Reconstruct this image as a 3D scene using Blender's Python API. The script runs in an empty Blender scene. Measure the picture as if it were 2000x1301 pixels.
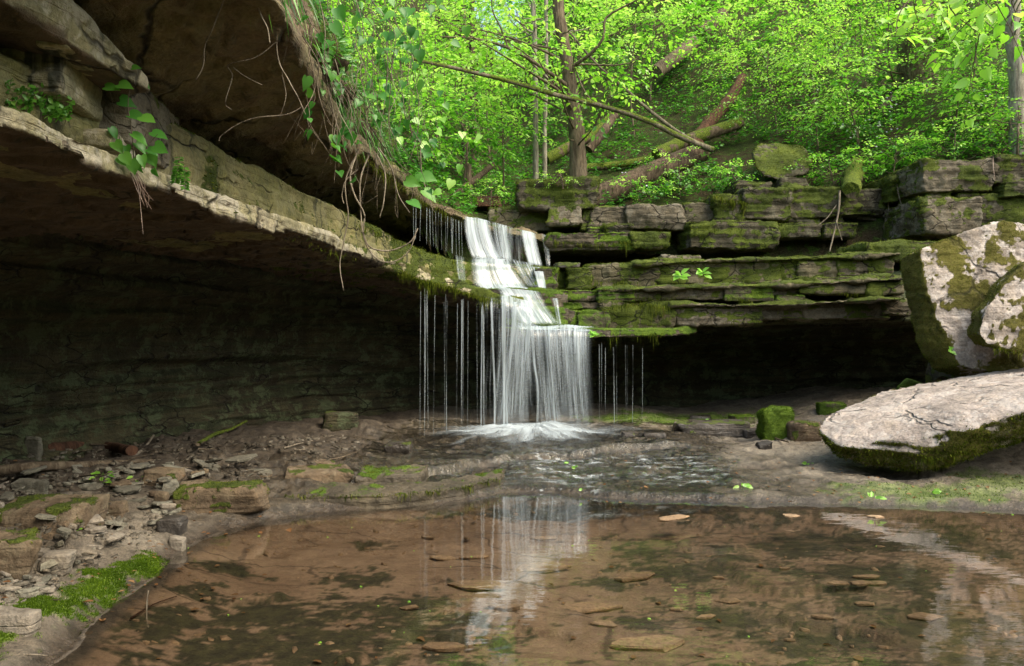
import bpy, bmesh, math, random
import numpy as np
from mathutils import Vector, Matrix

random.seed(7)
RNG = np.random.default_rng(11)
SC = bpy.context.scene
COL = SC.collection
F, CX, CY, CH = 1500.0, 1000.0, 650.5, 1.1      # a level camera 1.1 m above the pool


def P(px, py, d):
    return np.array([(px - CX) * d / F, d, CH - (py - CY) * d / F])


def PG(px, py, z=0.0):
    d = (CH - z) * F / (py - CY)
    return np.array([(px - CX) * d / F, d, z])


# ------------------------------------------------------------------ noise
def _hash(ix, iy, iz, seed):
    h = (ix.astype(np.uint32) * np.uint32(374761393) + iy.astype(np.uint32) * np.uint32(668265263)
         + iz.astype(np.uint32) * np.uint32(2246822519) + np.uint32((seed * 3266489917) & 0xffffffff))
    h = (h ^ (h >> np.uint32(13))) * np.uint32(1274126177)
    h = (h ^ (h >> np.uint32(15))) * np.uint32(2246822519)
    return h ^ (h >> np.uint32(13))


def gnoise(p, seed=0):
    """gradient noise, p (N,3) -> about -0.7..0.7"""
    i = np.floor(p).astype(np.int64)
    f = p - i
    w = f * f * f * (f * (f * 6 - 15) + 10)
    out = np.zeros(len(p))
    for dx in (0, 1):
        for dy in (0, 1):
            for dz in (0, 1):
                h = _hash(i[:, 0] + dx, i[:, 1] + dy, i[:, 2] + dz, seed)
                gx = (h & np.uint32(1023)).astype(float) / 511.5 - 1
                gy = ((h >> np.uint32(10)) & np.uint32(1023)).astype(float) / 511.5 - 1
                gz = ((h >> np.uint32(20)) & np.uint32(1023)).astype(float) / 511.5 - 1
                v = gx * (f[:, 0] - dx) + gy * (f[:, 1] - dy) + gz * (f[:, 2] - dz)
                wx = w[:, 0] if dx else 1 - w[:, 0]
                wy = w[:, 1] if dy else 1 - w[:, 1]
                wz = w[:, 2] if dz else 1 - w[:, 2]
                out += v * wx * wy * wz
    return out


def fbm(p, scale=1.0, octv=4, seed=0, gain=0.5):
    s = np.zeros(len(p)); a = 1.0; q = p * scale
    for k in range(octv):
        s += a * gnoise(q, seed + k * 17)
        q = q * 2.03 + 5.1; a *= gain
    return s


def sstep(a, b, x):
    t = np.clip((x - a) / (b - a), 0, 1)
    return t * t * (3 - 2 * t)


# ------------------------------------------------------------------ meshes
def mk_mesh(name, v, quads=None, tris=None, attrs=None, smooth=True):
    me = bpy.data.meshes.new(name)
    v = np.asarray(v, dtype=np.float32)
    nq = 0 if quads is None else len(quads)
    nt_ = 0 if tris is None else len(tris)
    idx = []
    if nq: idx.append(np.asarray(quads, dtype=np.int32).ravel())
    if nt_: idx.append(np.asarray(tris, dtype=np.int32).ravel())
    idx = np.concatenate(idx)
    start = np.concatenate([np.arange(nq) * 4, nq * 4 + np.arange(nt_) * 3]).astype(np.int32)
    me.vertices.add(len(v)); me.loops.add(len(idx)); me.polygons.add(nq + nt_)
    me.vertices.foreach_set('co', v.ravel())
    me.loops.foreach_set('vertex_index', idx)
    me.polygons.foreach_set('loop_start', start)
    me.update(calc_edges=True)
    if attrs:
        for k, a in attrs.items():
            at = me.attributes.new(k, 'FLOAT', 'POINT')
            at.data.foreach_set('value', np.asarray(a, dtype=np.float32))
    if smooth:
        me.shade_smooth()
    return me


def get_co(me):
    a = np.empty(len(me.vertices) * 3, dtype=np.float32); me.vertices.foreach_get('co', a)
    return a.reshape(-1, 3).astype(float)


def get_no(me):
    a = np.empty(len(me.vertices) * 3, dtype=np.float32); me.vertices.foreach_get('normal', a)
    return a.reshape(-1, 3).astype(float)


def set_co(me, co):
    me.vertices.foreach_set('co', co.astype(np.float32).ravel()); me.update()


def set_attr(me, name, a):
    at = me.attributes.get(name) or me.attributes.new(name, 'FLOAT', 'POINT')
    at.data.foreach_set('value', np.asarray(a, dtype=np.float32))


def add_obj(name, me, mats, parent=None, origin=None):
    """mesh data in world coordinates; the object's origin goes to the base of the thing"""
    co = get_co(me)
    if parent is not None:
        off = np.array(parent['_w'])
    elif origin is not None:
        off = np.array(origin, dtype=float)
    else:
        off = np.array([co[:, 0].mean(), co[:, 1].mean(), co[:, 2].min()])
    set_co(me, co - off)
    o = bpy.data.objects.new(name, me)
    if not isinstance(mats, (list, tuple)): mats = [mats]
    for m in mats: me.materials.append(m)
    COL.objects.link(o)
    if parent is not None:
        o.parent = parent
    else:
        o.location = off
    o['_w'] = [float(t) for t in off]
    return o


def tag(o, label=None, cat=None, group=None, kind=None):
    if label: o['label'] = label
    if cat: o['category'] = cat
    if group: o['group'] = group
    if kind: o['kind'] = kind
    return o


def empty(name, loc, label=None, cat=None, group=None, kind=None):
    o = bpy.data.objects.new(name, None); COL.objects.link(o)
    o.location = [float(t) for t in loc]; o.empty_display_size = .1
    o['_w'] = [float(t) for t in loc]
    return tag(o, label, cat, group, kind)


def tube_arrays(paths, sides=5):
    """paths: list of (pts (n,3), radii (n,)) -> verts, quads"""
    V, Q, T = [], [], []; base = 0
    ang = np.arange(sides) * 2 * math.pi / sides
    for pts, rad in paths:
        pts = np.asarray(pts, float); n = len(pts)
        rad = np.broadcast_to(np.asarray(rad, float), (n,))
        t = np.gradient(pts, axis=0); t /= np.linalg.norm(t, axis=1)[:, None] + 1e-9
        ref = np.array([0.0, 0, 1]) if abs(t[:, 2]).mean() < .8 else np.array([1.0, 0, 0])
        a = np.cross(t, ref); a /= np.linalg.norm(a, axis=1)[:, None] + 1e-9
        b = np.cross(t, a)
        ring = pts[:, None, :] + rad[:, None, None] * (np.cos(ang)[None, :, None] * a[:, None, :] + np.sin(ang)[None, :, None] * b[:, None, :])
        V.append(ring.reshape(-1, 3))
        k = np.arange(n - 1)[:, None] * sides; j = np.arange(sides)[None, :]; j2 = (j + 1) % sides
        q = np.stack([k + j, k + j2, k + sides + j2, k + sides + j], -1).reshape(-1, 4) + base
        Q.append(q)
        own = sides >= 9
        for e in (0, n - 1):
            c = base + e * sides if not own else base + (n + (e > 0)) * sides
            for k_ in range(1, sides - 1): T.append((c, c + k_, c + k_ + 1))
        if own: V.append(ring[[0, n - 1]].reshape(-1, 3))
        base += (n + 2 * own) * sides
    return np.concatenate(V), np.concatenate(Q), np.array(T)


def tube_mesh(name, paths, sides=5, rough=0.0, seed=0):
    v, q, t = tube_arrays(paths, sides)
    if rough:
        v = v + rough * np.stack([fbm(v, 6, 3, seed), fbm(v, 6, 3, seed + 5), .4 * fbm(v, 6, 3, seed + 9)], 1)
    return mk_mesh(name, v, q, t if len(t) else None)


def smooth_path(keys, n=24):
    """Catmull-Rom through the keys"""
    k = np.asarray(keys, float)
    k = np.concatenate([[2 * k[0] - k[1]], k, [2 * k[-1] - k[-2]]])
    out = []
    m = len(k) - 3
    for t in np.linspace(0, m - 1e-6, n):
        i = int(t); f = t - i
        a, b, c, d = k[i], k[i + 1], k[i + 2], k[i + 3]
        out.append(.5 * (2 * b + (c - a) * f + (2 * a - 5 * b + 4 * c - d) * f * f + (3 * b - 3 * c + d - a) * f ** 3))
    return np.array(out)


def lin_path(keys, n):
    k = np.asarray(keys, float)
    s = np.concatenate([[0], np.cumsum(np.linalg.norm(np.diff(k[:, :3], axis=0), axis=1))])
    t = np.linspace(0, s[-1], n)
    return np.stack([np.interp(t, s, k[:, j]) for j in range(k.shape[1])], 1)


# ------------------------------------------------------------------ rock: hulls and lofts, voxel remeshed, worn by noise
def remesh(parts, voxel=.02, smooth=3):
    bm = bmesh.new()
    for kind, data in parts:
        if kind == 'hull':
            vs = [bm.verts.new(tuple(p)) for p in data]
            r = bmesh.ops.convex_hull(bm, input=vs)
            junk = [g for g in set(r['geom_interior'] + r['geom_unused']) if isinstance(g, bmesh.types.BMVert) and g.is_valid]
            if junk: bmesh.ops.delete(bm, geom=junk, context='VERTS')
        else:                                   # loft: list of rings
            rings = [[bm.verts.new(tuple(p)) for p in r] for r in data]
            n = len(rings[0])
            for a, b in zip(rings[:-1], rings[1:]):
                for j in range(n):
                    bm.faces.new((a[j], a[(j + 1) % n], b[(j + 1) % n], b[j]))
            bm.faces.new(rings[0][::-1]); bm.faces.new(rings[-1])
    bmesh.ops.triangulate(bm, faces=bm.faces[:])
    bmesh.ops.recalc_face_normals(bm, faces=bm.faces[:])
    me = bpy.data.meshes.new('tmp'); bm.to_mesh(me); bm.free()
    o = bpy.data.objects.new('tmp', me); COL.objects.link(o)
    md = o.modifiers.new('r', 'REMESH'); md.mode = 'VOXEL'; md.voxel_size = voxel; md.adaptivity = 0
    if smooth:
        ms = o.modifiers.new('s', 'SMOOTH'); ms.factor = .5; ms.iterations = smooth
    dg = bpy.context.evaluated_depsgraph_get(); dg.update()
    out = bpy.data.meshes.new_from_object(o.evaluated_get(dg))
    bpy.data.objects.remove(o); bpy.data.meshes.remove(me)
    return out


def wear(me, big=.02, bigs=2.5, fine=.004, strata=0.0, sfreq=9.0, seed=0, plates=0.0):
    co = get_co(me); no = get_no(me)
    d = big * fbm(co, bigs, 4, seed)
    d += fine * fbm(co, 22, 3, seed + 40)
    # ridged chips
    r = 1 - 2 * np.abs(gnoise(co * bigs * 2.2, seed + 70))
    d -= big * .45 * np.clip(r - .55, 0, 1)
    off = no * d[:, None]
    if strata:
        warp = fbm(co * np.array([1, 1, .3]), .8, 2, seed + 3) * .25
        t = co[:, 2] * sfreq + warp * sfreq * .25
        q = np.stack([t, co[:, 0] * .45 + 7, co[:, 1] * .45], 1)
        lay = gnoise(q * np.array([1, 1, 1]), seed + 9) + .55 * gnoise(q * np.array([2.7, 2, 2]), seed + 19)
        lay = np.tanh(lay * 5.0) * .55 + .25 * gnoise(q * np.array([5.5, 4, 4]), seed + 29)
        h = no.copy(); h[:, 2] = 0
        off += h * (strata * lay)[:, None]
    if plates:
        pl = fbm(co * np.array([1, .6, 0]), 1.5, 5, seed + 61, .55) * 4.5
        fl = np.floor(pl); pv_ = fl + sstep(.42, .58, pl - fl)
        off[:, 2] += plates * pv_ * sstep(-.2, -.6, no[:, 2])
    set_co(me, co + off)
    me.shade_smooth()
    return me


def block_pts(x0, y0, x1, y1, d, t, seed=0, bev=.16, jit=.08, yaw=0.0, tilt=0.0):
    r = np.random.default_rng(seed + 1000)
    a = P(x0, y1, d); b = P(x1, y0, d)
    w, h = b[0] - a[0], b[2] - a[2]
    c = np.array([(a[0] + b[0]) / 2, d + t / 2, (a[2] + b[2]) / 2])
    pts = []
    for sx in (-1, 1):
        for sy in (-1, 1):
            for sz in (-1, 1):
                k = np.array([sx * w / 2, sy * t / 2, sz * h / 2])
                k = k * (1 + r.uniform(-jit, jit, 3))
                m = min(w, t, h)
                for ax in range(3):
                    q = k.copy(); q[ax] -= np.sign(q[ax]) * bev * m * r.choice([.3, .8, 1.4, 2.6], p=[.3, .35, .25, .1])
                    pts.append(q)
    pts = np.array(pts)
    cy, sy_ = math.cos(yaw), math.sin(yaw)
    ct, st = math.cos(tilt), math.sin(tilt)
    R = np.array([[cy, -sy_, 0], [sy_, cy, 0], [0, 0, 1]]) @ np.array([[ct, 0, st], [0, 1, 0], [-st, 0, ct]])
    return pts @ R.T + c


# ------------------------------------------------------------------ materials
class G:
    def __init__(s, name):
        s.m = bpy.data.materials.new(name); s.m.use_nodes = True
        s.nt = s.m.node_tree; s.nt.nodes.clear()
        s.out = s.nt.nodes.new('ShaderNodeOutputMaterial')
        s.pos = s.n('ShaderNodeNewGeometry').outputs['Position']

    def n(s, typ, ins=None, **attrs):
        nd = s.nt.nodes.new(typ)
        for k, v in attrs.items(): setattr(nd, k, v)
        for k, v in (ins or {}).items():
            sk = nd.inputs[k]
            if isinstance(v, bpy.types.NodeSocket): s.nt.links.new(v, sk)
            else: sk.default_value = v
        return nd

    def noise(s, scale, detail=4, rough=.55, vec=None, dist=0.0):
        return s.n('ShaderNodeTexNoise', {'Vector': vec or s.pos, 'Scale': scale, 'Detail': detail, 'Roughness': rough, 'Distortion': dist}).outputs[0]

    def math(s, op, a, b=0.0, clamp=False):
        return s.n('ShaderNodeMath', {0: a, 1: b}, operation=op, use_clamp=clamp).outputs[0]

    def scalev(s, v, sc):
        return s.n('ShaderNodeVectorMath', {0: v, 1: sc}, operation='MULTIPLY').outputs[0]

    def step(s, x, a, b, lo=0.0, hi=1.0):
        return s.n('ShaderNodeMapRange', {0: x, 1: a, 2: b, 3: lo, 4: hi}, interpolation_type='SMOOTHSTEP').outputs[0]

    def mix(s, f, a, b, blend='MIX'):
        nd = s.nt.nodes.new('ShaderNodeMix'); nd.data_type = 'RGBA'; nd.blend_type = blend
        for i, v in ((0, f), (6, a), (7, b)):
            if isinstance(v, bpy.types.NodeSocket): s.nt.links.new(v, nd.inputs[i])
            else: nd.inputs[i].default_value = v if i == 0 else (*v, 1)
        return nd.outputs[2]

    def attr(s, name):
        return s.n('ShaderNodeAttribute', attribute_name=name).outputs['Fac']

    def ramp(s, f, stops):
        nd = s.n('ShaderNodeValToRGB', {0: f}); cr = nd.color_ramp
        while len(cr.elements) < len(stops): cr.elements.new(.5)
        for e, (p, c) in zip(cr.elements, stops): e.position = p; e.color = (*c, 1)
        return nd.outputs[0]

    def bump(s, h, strength, dist, prev=None):
        ins = {'Height': h, 'Strength': strength, 'Distance': dist}
        if prev is not None: ins['Normal'] = prev
        return s.n('ShaderNodeBump', ins).outputs[0]

    def bsdf(s, col, rough=.8, nor=None, spec=.3, **kw):
        ins = {'Base Color': col if isinstance(col, bpy.types.NodeSocket) else (*col, 1), 'Roughness': rough, 'Specular IOR Level': spec}
        if nor is not None: ins['Normal'] = nor
        ins.update(kw)
        return s.n('ShaderNodeBsdfPrincipled', ins).outputs[0]

    def done(s, sh):
        s.nt.links.new(sh, s.out.inputs['Surface']); return s.m


MOSS = [(.25, (.018, .028, .005)), (.42, (.050, .072, .009)), (.58, (.105, .138, .016)), (.72, (.155, .182, .026)), (.85, (.095, .070, .022))]
MOSS_BRIGHT = [(.25, (.024, .044, .005)), (.48, (.075, .135, .011)), (.68, (.170, .250, .024)), (.85, (.115, .115, .026))]
MOSS_BROWN = [(.25, (.045, .040, .010)), (.42, (.092, .084, .016)), (.58, (.150, .136, .024)), (.72, (.175, .165, .034)), (.85, (.135, .085, .034))]


def rockmat(name, c1, c2, c3, moss=.0, mcol=MOSS, rough=.85, wet=0.0, bands=.35, stain=0.0, bscale=1.0, mscale=4.0, up=.22, lichen=.0, lcol=(.5, .47, .42), spec=.3, under=None, crack=.0, cscale=(2.2, 2.2, 5.0)):
    g = G(name)
    n1 = g.noise(1.7, 6, .6)
    n2 = g.noise(9, 5, .6)
    n3 = g.noise(55, 4, .6)
    col = g.mix(g.step(n1, .38, .64), c1, c2)
    bandv = g.scalev(g.pos, (.9, .9, 17))
    b = g.noise(1.0, 5, .6, vec=bandv)
    col = g.mix(g.math('MULTIPLY', g.step(b, .45, .62), bands), col, c3)
    col = g.mix(.8, col, g.ramp(n2, [(.3, (.55, .55, .55)), (.5, (1, 1, 1)), (.72, (1.3, 1.25, 1.15))]), 'MULTIPLY')
    col = g.mix(.75, col, g.ramp(n3, [(.3, (.55, .53, .5)), (.52, (1, 1, 1)), (.75, (1.35, 1.32, 1.28))]), 'MULTIPLY')
    if lichen:
        l = g.math('ADD', g.math('MULTIPLY', g.noise(6, 6, .7), .8), g.math('MULTIPLY', g.noise(40, 3, .6), .2))
        col = g.mix(g.math('MULTIPLY', g.step(l, .50, .58), lichen), col, lcol)
    if under: col = g.mix(g.attr('underside_shade'), col, g.mix(g.step(n2, .4, .62), under, tuple(t * 1.5 for t in under)))  # brown stone of the underside, painted darker to deepen the shade
    if stain:
        sv = g.scalev(g.pos, (9, 9, 1.2))
        st = g.step(g.noise(1.0, 4, .6, vec=sv), .56, .68)
        col = g.mix(g.math('MULTIPLY', st, stain), col, (.025, .03, .022))
    up_ = g.n('ShaderNodeSeparateXYZ', {0: g.n('ShaderNodeNewGeometry').outputs['Normal']}).outputs[2]
    mk = g.math('ADD', g.math('MULTIPLY', g.noise(mscale, 6, .66), .6), g.math('MULTIPLY', g.noise(30, 5, .7), .4))
    mk = g.math('ADD', mk, g.math('MULTIPLY', up_, up))
    mk = g.math('ADD', mk, g.math('MULTIPLY', g.attr('moss'), .5))
    mask = g.step(mk, .67 - moss, .86 - moss)
    mc = g.ramp(g.math('ADD', g.math('MULTIPLY', g.noise(3.2, 3, .6), .55), g.math('MULTIPLY', g.noise(75, 3, .7), .45)), mcol)
    col = g.mix(mask, col, mc)
    h = g.math('ADD', g.math('MULTIPLY', n2, .5), g.math('ADD', g.math('MULTIPLY', n3, .35), g.math('MULTIPLY', g.noise(170, 3, .6), .12)))
    h = g.math('ADD', h, g.math('MULTIPLY', g.step(b, .44, .50), .25 * min(1, bands * 2)))
    if crack:
        wv_ = g.n('ShaderNodeVectorMath', {0: g.pos, 1: g.scalev(g.n('ShaderNodeTexNoise', {'Vector': g.pos, 'Scale': 3.0, 'Detail': 4.0}).outputs['Color'], (.35, .35, .2))}, operation='ADD').outputs[0]
        vo = g.n('ShaderNodeTexVoronoi', {'Vector': g.scalev(wv_, cscale), 'Scale': 1.0}, feature='DISTANCE_TO_EDGE').outputs['Distance']
        ck = g.math('MULTIPLY', g.step(vo, .035, .004), g.step(g.noise(2.1, 3, .5), .45, .58))
        col = g.mix(g.math('MULTIPLY', ck, crack), col, (.012, .010, .007))
        h = g.math('SUBTRACT', h, g.math('MULTIPLY', ck, .9))
    nor = g.bump(h, .75, .035 * bscale)
    mb = g.noise(140, 3, .7)
    nor = g.bump(g.math('MULTIPLY', mb, mask), .9, .02, nor)
    rg = rough
    if wet:
        wn = g.step(g.noise(3, 5, .6), .42, .6, rough, rough - wet)
        rg = g.math('MAXIMUM', wn, g.math('MULTIPLY', mask, .9))
    return g.done(g.bsdf(col, rg, nor, spec))


def leafmat(name, stops, trans=.5, gloss=.05):
    g = G(name)
    r = g.attr('rnd')
    col = g.ramp(r, stops)
    d = g.n('ShaderNodeBsdfDiffuse', {'Color': col}).outputs[0]
    tcol = g.mix(1.0, col, (1.25, 1.3, .7), 'MULTIPLY')
    t = g.n('ShaderNodeBsdfTranslucent', {'Color': tcol}).outputs[0]
    m = g.n('ShaderNodeMixShader', {0: trans, 1: d, 2: t}).outputs[0]
    gl = g.n('ShaderNodeBsdfGlossy', {'Color': (.9, 1, .9, 1), 'Roughness': .38}).outputs[0]
    m = g.n('ShaderNodeMixShader', {0: gloss, 1: m, 2: gl}).outputs[0]
    return g.done(m)


def barkmat(name, c1, c2, moss=0.0, sc=1.0):
    g = G(name)
    v = g.scalev(g.pos, (26 * sc, 26 * sc, 5 * sc))
    n1 = g.noise(1, 5, .65, vec=v)
    n2 = g.noise(5, 4, .6)
    col = g.mix(g.step(n1, .35, .65), c1, c2)
    col = g.mix(.6, col, g.ramp(n2, [(.3, (.5, .5, .5)), (.55, (1, 1, 1)), (.75, (1.4, 1.4, 1.3))]), 'MULTIPLY')
    if moss:
        mk = g.step(g.math('ADD', g.noise(7, 5, .65), g.math('MULTIPLY', g.attr('moss'), .5)), .72 - moss, .8 - moss)
        col = g.mix(mk, col, g.ramp(g.noise(60, 3, .6), MOSS))
    nor = g.bump(n1, .9, .03)
    return g.done(g.bsdf(col, .9, nor, .2))


M = {}
M['ledge'] = rockmat('pale_limestone', (.28, .255, .145), (.42, .37, .26), (.21, .195, .11), moss=-.04, stain=.9, lichen=.6, lcol=(.53, .48, .39), bands=.45, up=.05, under=(.080, .058, .038), crack=.8, cscale=(2.4, 1.6, 4))  # under: brown underside colour, with the shade of the hollow painted in
M['tier'] = rockmat('olive_tan_limestone', (.18, .17, .065), (.25, .22, .11), (.105, .10, .042), moss=.0, stain=.8, bands=.45, up=.08, lichen=.25, lcol=(.30, .28, .18), crack=.8, cscale=(2, 1.5, 4))
M['roof'] = rockmat('brown_limestone', (.165, .120, .078), (.210, .180, .096), (.105, .080, .048), moss=-.16, stain=.3, bands=.3, up=.1, bscale=2.2, crack=.85, cscale=(1.7, 1.3, 3), lichen=.35, lcol=(.19, .175, .09))
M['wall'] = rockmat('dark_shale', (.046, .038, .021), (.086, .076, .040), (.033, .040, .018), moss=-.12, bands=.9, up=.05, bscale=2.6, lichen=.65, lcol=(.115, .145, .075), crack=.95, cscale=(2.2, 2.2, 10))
M['step'] = rockmat('wet_mossy_limestone', (.060, .050, .036), (.10, .083, .058), (.045, .04, .028), moss=.02, mcol=MOSS_BRIGHT, wet=.5, up=.12, bands=.5)
M['blockmossy'] = rockmat('mossy_grey_limestone', (.085, .074, .043), (.140, .122, .076), (.055, .049, .028), moss=.08, up=.16, bands=.5, lichen=.35, lcol=(.20, .185, .13), crack=.8, cscale=(3, 3, 6))
M['blockbare'] = rockmat('grey_brown_limestone', (.100, .084, .058), (.160, .137, .10), (.066, .056, .037), moss=.04, up=.18, bands=.45, lichen=.45, lcol=(.23, .21, .165), crack=.8, cscale=(3, 3, 6))
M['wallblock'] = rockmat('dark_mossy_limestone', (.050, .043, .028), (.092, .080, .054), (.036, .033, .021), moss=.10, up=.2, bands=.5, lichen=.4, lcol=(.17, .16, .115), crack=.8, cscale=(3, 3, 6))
M['boulder'] = rockmat('white_lichen_limestone', (.27, .23, .20), (.40, .35, .32), (.20, .17, .14), moss=.08, mcol=MOSS_BROWN, up=0.0, bands=.25, lichen=.7, lcol=(.52, .47, .44), mscale=4.5, crack=.5, cscale=(2, 2, 2))
M['slab'] = rockmat('pale_pink_limestone', (.30, .255, .23), (.43, .37, .34), (.22, .185, .16), moss=-.14, mcol=MOSS_BROWN, up=-.02, bands=.25, lichen=.75, lcol=(.46, .41, .38), mscale=4.0, crack=.5, cscale=(1.6, 1.6, 5))
M['wet'] = rockmat('wet_dark_stone', (.028, .024, .021), (.06, .05, .042), (.04, .034, .028), moss=-.05, wet=.55, rough=.65, up=.1, spec=.5)
M['fullmoss'] = rockmat('moss_covered_stone', (.07, .06, .04), (.11, .095, .065), (.08, .07, .04), moss=.22, mcol=MOSS_BRIGHT, up=.1)
M['brownrock'] = rockmat('brown_sandstone', (.10, .072, .048), (.165, .122, .078), (.08, .056, .038), moss=-.06, up=.12, bands=.3, lichen=.3, lcol=(.25, .21, .14))
M['shale'] = rockmat('grey_shale', (.120, .112, .088), (.215, .205, .165), (.09, .085, .064), moss=-.30, up=0, bands=.3, lichen=.3, lcol=(.24, .225, .185))
M['shalepale'] = rockmat('pale_shale', (.19, .165, .135), (.29, .255, .21), (.14, .12, .095), moss=-.30, up=0, bands=.3)
M['sunken'] = rockmat('submerged_sandstone', (.27, .18, .108), (.36, .25, .155), (.2, .13, .078), moss=-.3, up=0, bands=.15)

M['gravel'] = rockmat('shale_chips', (.055, .046, .034), (.13, .112, .086), (.06, .05, .036), moss=-.3, up=0, bands=.2, lichen=.5, lcol=(.22, .2, .165))
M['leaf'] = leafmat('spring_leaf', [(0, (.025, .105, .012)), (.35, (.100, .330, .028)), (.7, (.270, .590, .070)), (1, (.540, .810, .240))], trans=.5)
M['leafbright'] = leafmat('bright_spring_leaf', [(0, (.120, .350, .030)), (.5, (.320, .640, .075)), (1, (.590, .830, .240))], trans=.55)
M['leafdark'] = leafmat('vine_leaf', [(0, (.030, .130, .022)), (.5, (.070, .240, .034)), (1, (.150, .360, .050))], trans=.45, gloss=.03)
M['herb'] = leafmat('herb_leaf', [(0, (.020, .080, .013)), (.45, (.065, .225, .026)), (.8, (.160, .400, .050)), (1, (.310, .540, .110))], trans=.4)
M['mossblade'] = leafmat('moss_tuft', [(0, (.018, .028, .005)), (.4, (.058, .080, .010)), (.7, (.130, .160, .018)), (.85, (.165, .180, .028)), (1, (.110, .080, .026))], trans=.25, gloss=.0)
M['mossbright'] = leafmat('bright_moss_tuft', [(0, (.024, .046, .005)), (.5, (.070, .128, .010)), (1, (.180, .265, .024))], trans=.3, gloss=.0)
M['petal'] = leafmat('petal', [(0, (.45, .42, .62)), (1, (.7, .68, .8))], trans=.3, gloss=0)
M['bark'] = barkmat('grey_brown_bark', (.085, .062, .042), (.19, .15, .105), moss=.0)
M['barkpale'] = barkmat('pale_grey_bark', (.20, .175, .14), (.34, .31, .26))
M['pole'] = barkmat('grey_branch_bark', (.10, .085, .06), (.21, .18, .13), moss=.05)
M['barkdark'] = barkmat('dark_bark', (.045, .034, .024), (.105, .08, .055))
M['log'] = barkmat('weathered_log', (.050, .036, .024), (.135, .098, .068), moss=.02)
M['logmoss'] = barkmat('mossy_log', (.060, .044, .030), (.15, .115, .078), moss=.10)
M['redwood'] = barkmat('rotten_red_wood', (.055, .028, .018), (.13, .065, .04))
M['twig'] = barkmat('pale_twig', (.14, .115, .085), (.30, .255, .195))
M['vine'] = barkmat('brown_vine', (.070, .055, .038), (.185, .150, .108))
M['root'] = barkmat('red_root', (.22, .15, .12), (.42, .33, .28))
M['deadleaf'] = leafmat('dead_leaf', [(0, (.11, .05, .022)), (.5, (.2, .1, .045)), (1, (.3, .19, .1))], trans=.2, gloss=.02)
# ------------------------------------------------------------------ moss: mask painted as a point attribute, with tufts grown on it
def mossify(me, amount, scale=3.0, up=.35, seed=0, extra=None):
    co, no = get_co(me), get_no(me)
    m = fbm(co, scale, 5, seed + 300, .62) * .85 + .22 * fbm(co, 26, 2, seed + 320) + up * no[:, 2] + amount
    if extra is not None: m = m + extra(co, no)
    m = sstep(-.13, .22, m)
    set_attr(me, 'moss', m)
    return m


def blades(base, nrm, length, width, seed=0, droop=.0, down=None):
    """thin two-triangle blades standing on a surface"""
    n = len(base); r = np.random.default_rng(seed)
    dirv = nrm + r.normal(0, .45, (n, 3)); dirv[:, 2] -= droop
    if down is not None: dirv = dirv * (1 - down) + np.array([0, 0, -1]) * down + r.normal(0, .12, (n, 3))
    dirv /= np.linalg.norm(dirv, axis=1)[:, None] + 1e-9
    side = np.cross(dirv, r.normal(0, 1, (n, 3))); side /= np.linalg.norm(side, axis=1)[:, None] + 1e-9
    L = np.broadcast_to(length, (n,)) * r.uniform(.5, 1.35, n)
    W = np.broadcast_to(width, (n,)) * r.uniform(.7, 1.3, n)
    b0 = base - nrm * .004
    bend = np.array([0, 0, -1.0]) * (L * .18)[:, None]
    v = np.stack([b0 - side * W[:, None] * .5, b0 + side * W[:, None] * .5, b0 + dirv * (L * .6)[:, None] + side * W[:, None] * .3,
                  b0 + dirv * L[:, None] + bend], 1).reshape(-1, 3)
    k = np.arange(n)[:, None] * 4
    tris = np.concatenate([k + np.array([[0, 1, 2]]), k + np.array([[0, 2, 3]])])
    rnd = np.repeat(np.clip(r.normal(.45, .2, n) + .35 * fbm(base, 6, 2, seed + 4), 0, 1), 4)
    return v, tris, rnd


def fuzz(me, m, n, length=.014, width=.004, seed=0, up=None, down=None):
    co, no = get_co(me), get_no(me)
    r = np.random.default_rng(seed + 50)
    w = m ** 1.5
    vis = (no * (np.array([0, 0, CH]) - co)).sum(1) > -.15 * np.linalg.norm(co - np.array([0, 0, CH]), axis=1)
    w = w * vis
    if w.sum() < 5: return None
    i = r.choice(len(co), n, p=w / w.sum())
    b = co[i] + r.normal(0, .008, (n, 3)); b -= no[i] * ((b - co[i]) * no[i]).sum(1)[:, None]
    nn = no[i].copy()
    v, t, rnd = blades(b, nn, length, width, seed, down=down)
    return mk_mesh('moss', v, None, t, {'rnd': rnd}, smooth=False)


def rock(name, parts, mat, label, cat='rock', group=None, voxel=.02, smooth=3, big=.02, bigs=2.5, fine=.004, strata=.008, sfreq=9., seed=0,
         moss=None, mscale=3., up=.35, extra=None, nfuzz=0, flen=.014, fmat='mossblade', post=None, kind=None, fwid=.004, plates=0.0):
    me = wear(remesh(parts, voxel, smooth), big, bigs, fine, strata, sfreq, seed, plates)
    if post: set_attr(me, 'underside_shade', post(get_co(me), get_no(me)))
    m = None
    if moss is not None: m = mossify(me, moss, mscale, up, seed, extra)
    f = fuzz(me, m, nfuzz, flen, fwid, seed) if (nfuzz and m is not None) else None
    o = add_obj(name, me, M[mat])
    tag(o, label, cat, group, kind)
    if f is not None: add_obj('moss', f, M[fmat], parent=o)['kind'] = 'stuff'
    return o


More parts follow.
